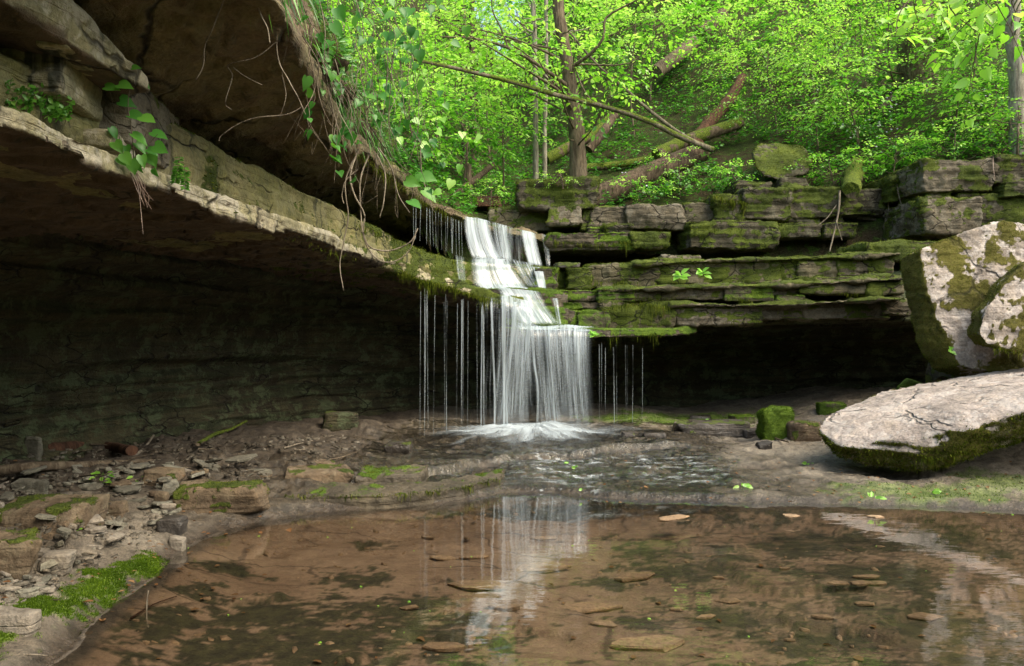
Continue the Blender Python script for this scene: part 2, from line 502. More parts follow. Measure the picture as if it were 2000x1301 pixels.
def drips(parent, pts, n, lmin, lmax, seed=0, mat='mossblade', width=.010, spread=.02, name='hanging_moss'):
    """hanging moss along a lip"""
    r = np.random.default_rng(seed + 900)
    n = int(n * .8); width *= .62
    line = lin_path(pts, 200)
    b = line[r.integers(0, 200, n)] + r.normal(0, spread, (n, 3)) * np.array([1, 1, .6])
    cl = .12 + .88 * sstep(-.10, .35, fbm(b * np.array([1, 1, 0]), 9, 3, seed)) * r.uniform(.4, 1.1, n)
    L = r.uniform(lmin, lmax, n) * cl
    v, t, rnd = blades(b, np.tile([0, -.3, 0.], (n, 1)), L, width, seed, down=.88)
    o = add_obj(name, mk_mesh(name, v, None, t, {'rnd': rnd}, smooth=False), M[mat], parent=parent); o['kind'] = 'stuff'
    return o


# ------------------------------------------------------------------ creek bed
SHORE_PX = [(100, 1300), (190, 1212), (250, 1160), (330, 1105), (372, 1062), (430, 1036), (520, 1018), (610, 1003), (700, 995), (770, 988), (860, 985), (930, 975), (985, 962),
            (1080, 963), (1160, 972), (1300, 978), (1440, 982), (1600, 984), (1760, 989), (1900, 993), (2000, 997), (2300, 1003)]
shore = np.array([PG(x, y)[:2] for x, y in SHORE_PX])
shore = np.concatenate([[(-1.2, .3), (-1.35, 1.4), (-1.45, 2.1)], shore, [(6.5, 4.4), (9.5, 3.9), (9.5, .3)]])


def poly_sdf(x, y, poly):
    d2 = np.full(x.shape, 1e9); ins = np.zeros(x.shape, bool)
    n = len(poly)
    for i in range(n):
        ax, ay = poly[i]; bx, by = poly[(i + 1) % n]
        ex, ey = bx - ax, by - ay
        t = np.clip(((x - ax) * ex + (y - ay) * ey) / (ex * ex + ey * ey + 1e-12), 0, 1)
        d2 = np.minimum(d2, (x - ax - ex * t) ** 2 + (y - ay - ey * t) ** 2)
        c = ((ay > y) != (by > y))
        with np.errstate(divide='ignore', invalid='ignore'):
            xi = ax + (y - ay) * ex / (ey if abs(ey) > 1e-12 else 1e-12)
        ins ^= c & (x < xi)
    return np.sqrt(d2) * np.where(ins, -1, 1)


def line_d(x, y, pts):
    d2 = np.full(x.shape, 1e9)
    for (ax, ay), (bx, by) in zip(pts[:-1], pts[1:]):
        ex, ey = bx - ax, by - ay
        t = np.clip(((x - ax) * ex + (y - ay) * ey) / (ex * ex + ey * ey + 1e-12), 0, 1)
        d2 = np.minimum(d2, (x - ax - ex * t) ** 2 + (y - ay - ey * t) ** 2)
    return np.sqrt(d2)


STEP_PX = [(560, 955), (660, 945), (760, 938), (840, 925), (930, 906), (1010, 898), (1100, 892), (1200, 884), (1330, 880), (1460, 884)]
stepl = np.array([PG(x, y, .06)[:2] for x, y in STEP_PX])


def ground(x, y, rg=1.0):
    x = np.asarray(x, float); y = np.asarray(y, float)
    p = np.stack([x, y, 0 * x], 1)
    wig = .05 * fbm(p, 2.2, 3, 5) + .02 * fbm(p, 9, 3, 6)
    s = poly_sdf(x, y, shore) + wig
    o = np.clip(s, 0, None)
    left = sstep(-.9, -1.5, x)
    shelf = .035 * sstep(0, .07, o) + .017 * o
    sy = np.interp(x, stepl[:, 0], stepl[:, 1], left=9, right=9)
    shelf += .060 * sstep(-.025, .02, y - sy + wig * 1.5) * sstep(1.9, 1.3, x)
    shelf = shelf * .55 + .45 * (np.floor(shelf / .022) + sstep(.25, .75, shelf / .022 % 1)) * .022
    bank = .05 * sstep(0, .12, o) + .15 * o + .05 * sstep(.5, 1.4, o)
    cap = np.interp(y, [2.5, 5.0, 8.5], [.30, .27, .15])
    bank = cap * np.tanh(bank / cap)
    out = shelf * (1 - left) + bank * left
    pl = fbm(p * np.array([1, 1.7, 1]), 1.6, 4, 61) * 5
    fl = np.floor(pl)
    out += (.014 + .012 * left) * (fl + sstep(.38, .62, pl - fl)) * sstep(.05, .35, o)
    out += sstep(2.2, 4.6, x) * .12 * np.clip(o - .4, 0, 2)
    rough = (.018 * fbm(p, 3.1, 4, 8) + .013 * fbm(p, 14, 3, 9)) * sstep(0, .3, o + .12)
    deep = -np.clip(-s * .30, 0, .10) - .05 * sstep(.5, 2.0, -s) + .012 * fbm(p, 1.5, 3, 12)
    lay = fbm(p * np.array([.9, 1.3, 1]), 1.1, 3, 21)
    deep += .03 * (sstep(.05, .09, lay) - .5) * sstep(.15, .6, -s)
    return np.where(s > 0, out, deep) + rough * rg, s


ny, nx = 480, 720
gy = np.geomspace(1.0, 12.5, ny); gx = np.linspace(-5.2, 8.5, nx)
# spread columns with the distance so near ground is as fine as far ground
X = (np.linspace(-1, 1, nx)[None, :] * (1.6 + .85 * gy[:, None])); Y = np.repeat(gy[:, None], nx, 1)
gz, gs = ground(X.ravel(), Y.ravel())
v = np.stack([X.ravel(), Y.ravel(), gz], 1)
k = np.arange(ny - 1)[:, None] * nx + np.arange(nx - 1)[None, :]
quads = np.stack([k, k + 1, k + nx + 1, k + nx], -1).reshape(-1, 4)


def ell(px, py, rx, ry, z=-.1, rot=0.0):
    """soft elliptical patch round a point of the bed"""
    c = PG(px, py, z); a = PG(px + rx, py, z)[0] - c[0]
    b = abs(PG(px, py - ry, z)[1] - PG(px, py + ry, z)[1]) / 2
    dx, dy = v[:, 0] - c[0], v[:, 1] - c[1]
    cr, sr = math.cos(rot), math.sin(rot)
    return np.sqrt(((dx * cr + dy * sr) / a) ** 2 + ((-dx * sr + dy * cr) / b) ** 2)


nz = fbm(v, 5, 5, 33, .6); nzs = fbm(v * np.array([1, 2.2, 1]), 9, 4, 37, .65)
alg = np.zeros(len(v)); nzf = fbm(v * np.array([1, 1.8, 1]), 28, 3, 39, .6)
for px, py, rx, ry in [(560, 1240, 330, 75), (420, 1180, 90, 14), (700, 1120, 60, 14), (300, 1255, 80, 26), (440, 1125, 90, 9), (840, 1215, 130, 60), (900, 1290, 150, 30), (680, 1190, 120, 30),
                       (1400, 1000, 200, 20), (1520, 1010, 120, 14), (1560, 1060, 70, 16), (1450, 1090, 60, 10), (1250, 1070, 90, 20), (1330, 1110, 130, 22), (1700, 1120, 120, 22), (1620, 1220, 140, 30),
                       (1420, 1180, 90, 20), (1800, 1200, 160, 40), (1250, 1190, 60, 12), (1750, 1060, 200, 20), (1900, 1280, 200, 30), (1500, 1280, 90, 14), (1120, 1010, 130, 8), (860, 1022, 40, 6), (720, 1060, 60, 5)]:
    e = ell(px, py, rx, ry)
    alg = np.maximum(alg, sstep(1.2, .7, e + 1.5 * nz + 1.3 * nzs + .5 * nzf))
right = sstep(.2, .9, v[:, 0] / v[:, 1] * 3)
alg = np.clip(np.maximum(alg, right * sstep(.0, .30, nzs + .4 * nz + .4 * nzf) * .7), 0, 1) * sstep(-.02, .12, -gs)
mossa = np.zeros(len(v))
strip = np.array([PG(x, y, .06)[:2] for x, y in [(-60, 1290), (30, 1232), (110, 1190), (180, 1150), (240, 1112), (300, 1088)]])
dstrip = line_d(v[:, 0], v[:, 1], strip)
mossa = np.maximum(mossa, sstep(.105, .045, dstrip + .09 * nz + .08 * nzs + .05 * nzf) * sstep(-.01, .03, gs))
for px, py, rx, ry, z in [(1830, 950, 190, 16, .08), (1960, 940, 120, 16, .08), (1250, 822, 130, 10, .12), (1360, 815, 160, 9, .12)]:
    c = PG(px, py, z); a = rx * c[1] / F; b = abs(PG(px, py - ry, z)[1] - PG(px, py + ry, z)[1]) / 2
    e = np.sqrt(((v[:, 0] - c[0]) / a) ** 2 + ((v[:, 1] - c[1]) / b) ** 2)
    mossa = np.maximum(mossa, (.55 if py > 900 else .9) * sstep(1.2, .5, e + .9 * nz + .7 * nzs) * sstep(-.01, .05, gs))
wetf = np.zeros(len(v))
for px, py, rx, ry in [(1060, 900, 430, 72), (1300, 935, 330, 50), (740, 950, 320, 56), (560, 1000, 200, 24), (900, 880, 220, 30), (1250, 870, 200, 22)]:
    c = PG(px, py, .06); a = rx * c[1] / F; b = abs(PG(px, py - ry, .06)[1] - PG(px, py + ry, .06)[1]) / 2
    wetf = np.maximum(wetf, sstep(1.3, .6, np.sqrt(((v[:, 0] - c[0]) / a) ** 2 + ((v[:, 1] - c[1]) / b) ** 2) + .5 * nz))
wetf = np.maximum(wetf, sstep(.12, .0, gs) * (gs > 0))
bed = mk_mesh('creek_bed', v, quads, None, {'algae': alg, 'moss': mossa, 'wet': wetf, 'shore': gs, 'soil': sstep(.35, .9, gs + .5 * nz) * sstep(-.7, -1.3, v[:, 0])})

g = G('creek_bed_stone')
n1 = g.noise(2.2, 6, .62); n2 = g.noise(16, 5, .65); n3 = g.noise(80, 4, .65)
sandv = g.scalev(g.pos, (3.0, 7.5, 1))
n4 = g.noise(2.0, 6, .65, vec=sandv)
dry = g.mix(g.step(n1, .38, .62), (.120, .099, .074), (.200, .172, .136))
dry = g.mix(.9, dry, g.ramp(n2, [(.28, (.35, .33, .3)), (.5, (1, 1, 1)), (.75, (1.45, 1.4, 1.3))]), 'MULTIPLY')
dry = g.mix(.8, dry, g.ramp(n3, [(.3, (.45, .42, .4)), (.52, (1, 1, 1)), (.75, (1.5, 1.5, 1.45))]), 'MULTIPLY')
wetc = g.mix(g.step(n2, .4, .6), (.026, .021, .015), (.072, .057, .041))
wa = g.attr('wet')
dry = g.mix(g.attr('soil'), dry, g.mix(g.step(n2, .4, .65), (.040, .030, .021), (.085, .066, .046)))
col = g.mix(g.math('MULTIPLY', wa, .85), dry, wetc)
sub = g.mix(g.step(n1, .36, .64), (.215, .140, .088), (.295, .200, .130))
sub = g.mix(g.math('MULTIPLY', g.step(n4, .50, .66), .55), sub, (.135, .084, .050))
sub = g.mix(.5, sub, g.ramp(n3, [(.3, (.6, .6, .6)), (.52, (1, 1, 1)), (.75, (1.25, 1.25, 1.2))]), 'MULTIPLY')
wv_ = g.n('ShaderNodeVectorMath', {0: g.pos, 1: g.scalev(g.n('ShaderNodeTexNoise', {'Vector': g.pos, 'Scale': 2.2, 'Detail': 5.0}).outputs['Color'], (.5, .35, 0))}, operation='ADD').outputs[0]
vo = g.n('ShaderNodeTexVoronoi', {'Vector': g.scalev(wv_, (1.5, 3.4, 0)), 'Scale': 1.0}, feature='DISTANCE_TO_EDGE').outputs['Distance']
ck = g.math('MULTIPLY', g.step(vo, .030, .004), g.step(g.noise(1.7, 3, .5), .42, .56))
sub = g.mix(g.math('MULTIPLY', ck, .8), sub, (.055, .034, .02))
sub = g.mix(.4, sub, g.ramp(n2, [(.3, (.62, .6, .58)), (.5, (1, 1, 1)), (.72, (1.22, 1.2, 1.16))]), 'MULTIPLY')
ac = g.mix(g.step(n2, .35, .65), (.014, .016, .006), (.046, .046, .016))
sub = g.mix(g.math('MULTIPLY', g.attr('algae'), .93), sub, ac)
col = g.mix(g.step(g.n('ShaderNodeSeparateXYZ', {0: g.pos}).outputs[2], -.022, -.006), sub, col)
pz_ = g.n('ShaderNodeSeparateXYZ', {0: g.pos}).outputs[2]
col = g.mix(g.math('MULTIPLY', g.math('MULTIPLY', g.step(pz_, .055, .012), g.step(pz_, -.03, -.005)), .8), col, g.mix(g.step(n2, .4, .6), (.030, .022, .015), (.062, .046, .033)))
col = g.mix(g.attr('moss'), col, g.ramp(g.math('ADD', g.math('MULTIPLY', n2, .5), g.math('MULTIPLY', n3, .5)), MOSS_BRIGHT))
h = g.math('ADD', g.math('MULTIPLY', n2, .6), g.math('MULTIPLY', n3, .4))
nor = g.bump(h, .8, .03)
rg = g.math('SUBTRACT', .85, g.math('MULTIPLY', wa, g.step(n2, .3, .62, .38, .68)))
M['bed'] = g.done(g.bsdf(col, rg, nor, .45))
o = add_obj('creek_bed', bed, M['bed'], origin=(0, 5, 0)); tag(o, kind='structure', label='brown creek bed of wet bedrock and shale under the falls')
# moss growing on the bank strip
r = np.random.default_rng(3)
w = mossa * (gs > 0) * (v[:, 0] < -.8) * v[:, 1] ** 2; i = r.choice(len(v), 42000, p=w / w.sum())
b = v[i] + r.normal(0, .007, (len(i), 3)) * np.array([1, 1, 0])
mv, mt, mr = blades(b, np.tile([0, 0, 1.], (len(i), 1)), .0125, .0028, 5)
mo = add_obj('bank_moss', mk_mesh('bank_moss', mv, None, mt, {'rnd': mr}, smooth=False), M['mossbright'])
tag(mo, 'bright green moss strip growing along the left edge of the pool', 'moss', kind='stuff')
w = mossa * (gs > 0) * (v[:, 0] >= -.8) * v[:, 1] ** 2; i = r.choice(len(v), 8000, p=w / w.sum())
b = v[i] + r.normal(0, .009, (len(i), 3)) * np.array([1, 1, 0])
mv, mt, mr = blades(b, np.tile([0, 0, 1.], (len(i), 1)), .018, .005, 6)
mo = add_obj('ground_moss', mk_mesh('ground_moss', mv, None, mt, {'rnd': mr}, smooth=False), M['mossbright'])
tag(mo, 'thin green moss on the damp ground below the ledges and beside the slab', 'moss', kind='stuff')

# ------------------------------------------------------------------ pool water
g = G('pool_water')
wv = g.scalev(g.pos, (1.0, 2.6, 1))
wn = g.math('ADD', g.math('MULTIPLY', g.noise(3.0, 2, .5, vec=wv), 1.0), g.math('MULTIPLY', g.noise(11, 2, .5, vec=wv), .25))
nor = g.bump(wn, .03, .05)
fr = g.n('ShaderNodeFresnel', {'IOR': 1.42, 'Normal': nor}).outputs[0]
tr = g.n('ShaderNodeBsdfTransparent', {'Color': (.94, .93, .89, 1)}).outputs[0]
gl = g.n('ShaderNodeBsdfGlossy', {'Color': (1, 1, 1, 1), 'Roughness': .03, 'Normal': nor}).outputs[0]
M['pool'] = g.done(g.n('ShaderNodeMixShader', {0: g.math('MULTIPLY', fr, 1.45, True), 1: tr, 2: gl}).outputs[0])
xs = np.linspace(-3.2, 9.4, 40); ys = np.linspace(.4, 5.6, 24)
XX, YY = np.meshgrid(xs, ys)
pv = np.stack([XX.ravel(), YY.ravel(), 0 * XX.ravel()], 1)
kk = np.arange(23)[:, None] * 40 + np.arange(39)[None, :]
pw = add_obj('pool_water', mk_mesh('pool_water', pv, np.stack([kk, kk + 1, kk + 41, kk + 40], -1).reshape(-1, 4)), M['pool'], origin=(0, 3, 0))
tag(pw, 'shallow clear brown pool below the waterfall', kind='structure')

# ------------------------------------------------------------------ bedrock of the amphitheatre
# stations along the lip of the main ledge: point, inward direction
def stations(keys, n):
    k = lin_path(np.array(keys, float), n)
    nn = k[:, 2:4]; nn = nn / np.linalg.norm(nn, axis=1)[:, None]
    k[:, 2:4] = nn
    return k


def loft(st, prof):
    """st rows x,y,nx,ny,extra...; prof(row) -> [(u,z)...]"""
    rings = []
    for r_ in st:
        rings.append([(r_[0] + r_[2] * u, r_[1] + r_[3] * u, z) for u, z in prof(r_)])
    return ('loft', rings)


# keys: x, y, inward x, inward y, z bottom, z top, recess scale
L1K = [(-1.62, .6, -1, 0, 1.70, 1.78, 1.0), (-1.50, 2.26, -1, 0, 1.685, 1.775, 1.0), (-1.46, 3.0, -1, 0, 1.68, 1.775, 1.0), (-1.34, 4.58, -1, .05, 1.68, 1.79, 1.0),
       (-1.20, 6.0, -.95, .3, 1.685, 1.79, .92), (-1.06, 7.25, -.8, .6, 1.67, 1.78, .85), (-.80, 7.6, -.65, .75, 1.58, 1.70, .85), (-.50, 7.75, -.45, .9, 1.48, 1.63, .9), (-.12, 7.9, -.2, 1, 1.36, 1.50, .95), (.25, 8.05, 0, 1, 1.3, 1.44, 1.0)]
WK = [(-1.62, .6, -1, 0, 1.70, 1), (-1.50, 2.26, -1, 0, 1.685, 1), (-1.34, 4.58, -1, .05, 1.68, 1), (-1.20, 6.0, -.95, .3, 1.685, .92), (-1.06, 7.25, -.8, .6, 1.67, .85), (-.50, 7.75, -.45, .9, 1.48, .9),
      (.85, 8.0, 0, 1, 1.2, 1.02), (1.6, 8.2, 0, 1, 1.2, 1.05), (2.6, 8.3, .03, 1, 1.25, 1.1), (4.2, 8.0, .15, 1, 1.3, 1.2), (5.6, 7.6, .3, 1, 1.35, 1.3), (7.5, 6.6, .5, 1, 1.4, 1.4)]


def wallprof(r_):
    zt, q = r_[4], r_[5]
    pr = [(1.30, zt + .05), (1.36, zt - .10), (1.52, zt - .14), (1.56, zt - .28), (1.74, zt - .32), (1.78, zt - .48), (1.88, zt - .52), (1.92, zt - .8), (2.02, zt - .86), (2.04, .5), (1.96, .3), (1.85, .12), (1.8, -.2), (3.6, -.2), (3.6, zt + .05)]
    return [(u * q, z) for u, z in pr]


wallme = wear(remesh([loft(stations(WK, 60), wallprof)], .022, 1), .03, 1.8, .008, .060, 9.0, 31)
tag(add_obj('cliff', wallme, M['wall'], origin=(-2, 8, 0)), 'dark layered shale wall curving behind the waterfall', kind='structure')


def l1prof(r_):
    zb, zt, q = r_[4], r_[5], r_[6]
    return [(.02, zb), (-.01, zb + .02), (.0, zt), (.9, zt + .01), (2.6 * q, zt + .01), (2.6 * q, zb - .06), (1.45 * q, zb - .03), (.5, zb + .005)]


def ledge_moss(co, no):
    return .6 * sstep(5.2, 7.2, co[:, 1]) - .3


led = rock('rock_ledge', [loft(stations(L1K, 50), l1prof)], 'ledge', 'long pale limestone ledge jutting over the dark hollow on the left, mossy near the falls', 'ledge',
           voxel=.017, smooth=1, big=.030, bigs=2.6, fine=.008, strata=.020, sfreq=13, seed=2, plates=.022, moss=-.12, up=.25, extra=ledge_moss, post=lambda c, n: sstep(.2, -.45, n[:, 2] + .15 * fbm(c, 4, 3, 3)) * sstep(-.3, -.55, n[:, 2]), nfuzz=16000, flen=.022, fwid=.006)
drips(led, [P(745, 512, 7.1), P(820, 548, 7.45), P(880, 562, 7.62), P(940, 582, 7.75), P(985, 592, 7.85)], 4200, .05, .16, 3)
drips(led, [P(560, 462, 4.6), P(640, 490, 5.3), P(745, 520, 7.0)], 260, .02, .06, 4)

L2K = [(-1.72, .6, -1, 0, 1.70, 2.02), (-1.66, 2.3, -1, 0, 1.70, 2.0), (-1.60, 3.0, -1, 0, 1.70, 2.06), (-1.58, 3.55, -1, 0, 1.70, 2.10), (-1.45, 5.0, -1, .05, 1.70, 2.10), (-1.27, 6.1, -.95, .3, 1.70, 2.06), (-1.04, 7.35, -.8, .6, 1.66, 1.985),
       (-.78, 8.0, -.6, .8, 1.55, 1.935), (-.45, 8.4, -.4, .9, 1.45, 1.885), (0, 8.58, -.1, 1, 1.4, 1.885), (.3, 8.68, 0, 1, 1.4, 1.87), (.6, 8.8, .1, 1, 1.4, 1.83)]


def l2prof(r_):
    zb, zt = r_[4], r_[5]
    return [(0, zb), (.02, zt - .02), (.05, zt), (1.4, zt), (1.4, zb)]


tier = rock('rock_ledge', [loft(stations(L2K, 50), l2prof)], 'tier', 'olive tan rock band above the long ledge, turning thickly mossy towards the falls', 'ledge',
            voxel=.020, smooth=1, big=.030, bigs=2.3, fine=.008, strata=.018, sfreq=11, seed=4, moss=-.34, up=.3, extra=lambda c, n: .55 * sstep(6.3, 7.4, c[:, 1]) , nfuzz=16000, flen=.02, fwid=.006)
drips(tier, [P(700, 440, 6.2), P(800, 478, 7.35), P(860, 500, 8.0), P(920, 520, 8.4)], 500, .03, .10, 5)

RK = [(-.90, .6, -1, 0, 2.40, 2.52), (-.97, 3.15, -1, 0, 2.40, 2.52), (-1.0, 3.75, -1, .0, 2.40, 2.52), (-1.12, 5.4, -1, .1, 2.40, 2.53), (-1.0, 6.3, -.9, .4, 2.40, 2.53), (-.87, 7.65, -.8, .6, 2.38, 2.50),
      (-.52, 8.6, -.6, .8, 2.33, 2.44), (-.26, 9.0, -.4, .9, 2.30, 2.40), (0, 9.2, -.2, 1, 2.26, 2.36), (.5, 9.55, 0, 1, 2.2, 2.32), (1.1, 9.9, 0, 1, 2.16, 2.30), (1.75, 10.0, 0, 1, 2.1, 2.24)]


def roofprof(r_):
    zb, zt, Y = r_[4], r_[5], r_[1]
    f = float(sstep(5.6, 7.4, Y))             # towards the falls the underside becomes a deep slot
    a = [(0, zb), (.0, zt), (3.2, zt + .1), (3.2, 1.6), (1.35, 1.72), (1.3, 1.95), (.95 + .25 * f, 2.14 + .14 * f), (.64 + .3 * f, 2.25 + .08 * f), (.34, 2.33 + .02 * f), (.12, zb - .02)]
    return a


roofr = rock('rock_overhang', [loft(stations(RK, 60), roofprof)], 'roof', 'huge brown overhanging roof slab above the left ledge, reaching the top of the falls', 'overhang',
             voxel=.022, smooth=1, big=.045, bigs=1.7, fine=.010, strata=.012, sfreq=13, seed=6, plates=.030, moss=-.36, up=.55, extra=lambda c, n: .45 * sstep(3.5, 7.5, c[:, 1]) * sstep(2.2, 2.4, c[:, 2]), nfuzz=9000, flen=.025, fwid=.006)
drips(roofr, [P(700, 300, 5.5), P(760, 345, 6.3), P(830, 398, 7.6), P(900, 428, 8.6)], 900, .04, .14, 6)

# soil and turf on top of the overhang
SK = [(-.98, .6, -1, 0, 2.5), (-1.06, 3.2, -1, 0, 2.5), (-1.12, 4.6, -1, 0, 2.5), (-1.12, 5.6, -1, .1, 2.5), (-1.12, 6.6, -1, .4, 2.48)]


def soilprof(r_):
    lump = .10 * math.sin(r_[1] * 3.1) + .06 * math.sin(r_[1] * 7.7)
    return [(.10, 2.48), (-.06 - lump, 2.66), (-.02 - lump * .6, 2.86), (.3, 3.1), (2.5, 3.6), (2.5, 2.48)]


rock('soil_bank', [loft(stations(SK, 40), soilprof)], 'brownrock', 'mossy lump of soil and roots overhanging the roof edge behind the vines', 'soil bank',
     voxel=.035, smooth=3, big=.07, bigs=3.0, fine=.015, strata=0, seed=8, moss=.12, up=.3, nfuzz=14000, flen=.06, fwid=.005, fmat='herb')

# upper left wedge and blocks on the long ledge
wf = [P(0, 15, 2.3), P(150, 95, 2.6), P(250, 165, 2.9), P(297, 183, 3.02), P(289, 150, 3.0), P(262, 120, 2.9), P(205, 60, 2.75), P(113, 0, 2.55), P(-300, -190, 1.8), P(-300, -420, 1.8)]
wf += [q + np.array([-1.3, .35, 0.04]) for q in wf]
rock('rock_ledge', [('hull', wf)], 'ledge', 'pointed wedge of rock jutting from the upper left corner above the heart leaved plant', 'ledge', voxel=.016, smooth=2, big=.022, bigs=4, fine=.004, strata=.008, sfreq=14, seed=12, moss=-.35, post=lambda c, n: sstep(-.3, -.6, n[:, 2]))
for k_, (bx, nm, lab, sd, mt_) in enumerate([
    ((-40, 66, 84, 178, 2.62, .6), 'rock', 'cracked tan block wedged under the pointed slab at the far left', 21, 'ledge'),
    ((45, 42, 112, 92, 2.55, .5), 'rock', 'thin tan chip of rock poking out just under the pointed slab', 22, 'ledge'),
    ((78, 128, 215, 275, 3.0, .8), 'rock', 'dark grey smooth block behind the small leaved herbs on the left ledge', 23, 'blockbare'),
    ((150, 250, 205, 285, 2.9, .25), 'rock', 'small flat pinkish flake lying on the left ledge beside the heart leaved plant', 24, 'ledge')]):
    rock(nm, [('hull', block_pts(*bx, seed=sd, bev=.2, yaw=.15))], mt_, lab, 'rock', voxel=.012, smooth=2, big=.018, bigs=5, fine=.003, strata=.006, sfreq=16, seed=sd, moss=-.45)
# ground on top of the left side, out of sight, that keeps the sky out of the hollow
rock('hill', [('hull', [(-1.9, .5, 2.55), (-1.9, 8.2, 2.5), (-9, .5, 2.6), (-9, 12, 2.6), (-3, 12, 2.5), (-9, .5, 1.2), (-9, 12, 1.2), (-3.2, .5, 2.4), (-3.2, 9, 2.3)]), ('hull', [(-4.4, .2, -.2), (-4.4, 9, -.2), (-9, .2, -.2), (-9, 12, -.2), (-4.4, .2, 2.4), (-4.4, 9, 2.4), (-9, .2, 2.4), (-9, 12, 2.4)])],
     'roof', 'hill mass behind the left overhang', None, voxel=.12, smooth=1, big=.1, seed=9, kind='structure')
# ------------------------------------------------------------------ bedrock core behind the right hand ledges
core = [('hull', [(.2, 8.75, 1.16), (.2, 12, 1.16), (9, 12, 1.3), (9, 8.2, 1.3), (3.0, 8.62, 1.25), (.2, 8.9, 1.80), (9, 8.5, 1.84), (.2, 12, 1.8), (9, 12, 1.84)]),
        ('hull', [(-.2, 10.7, 1.6), (1.3, 10.5, 1.6), (4.5, 10.4, 1.6), (9, 9.4, 1.6), (-.2, 10.8, 2.25), (1.3, 10.6, 2.35), (4.5, 10.5, 2.7), (9, 9.5, 3.0), (-.2, 13, 2.2), (9, 13, 3.0), (-.2, 13, 1.6), (9, 13, 1.6)])]
tag(add_obj('bedrock', wear(remesh(core, .04, 1), .04, 2.2, .008, .05, 9, 61), M['wall'], origin=(3, 10, 0)), 'dark bedrock in the recess behind the stacked ledges', kind='structure')

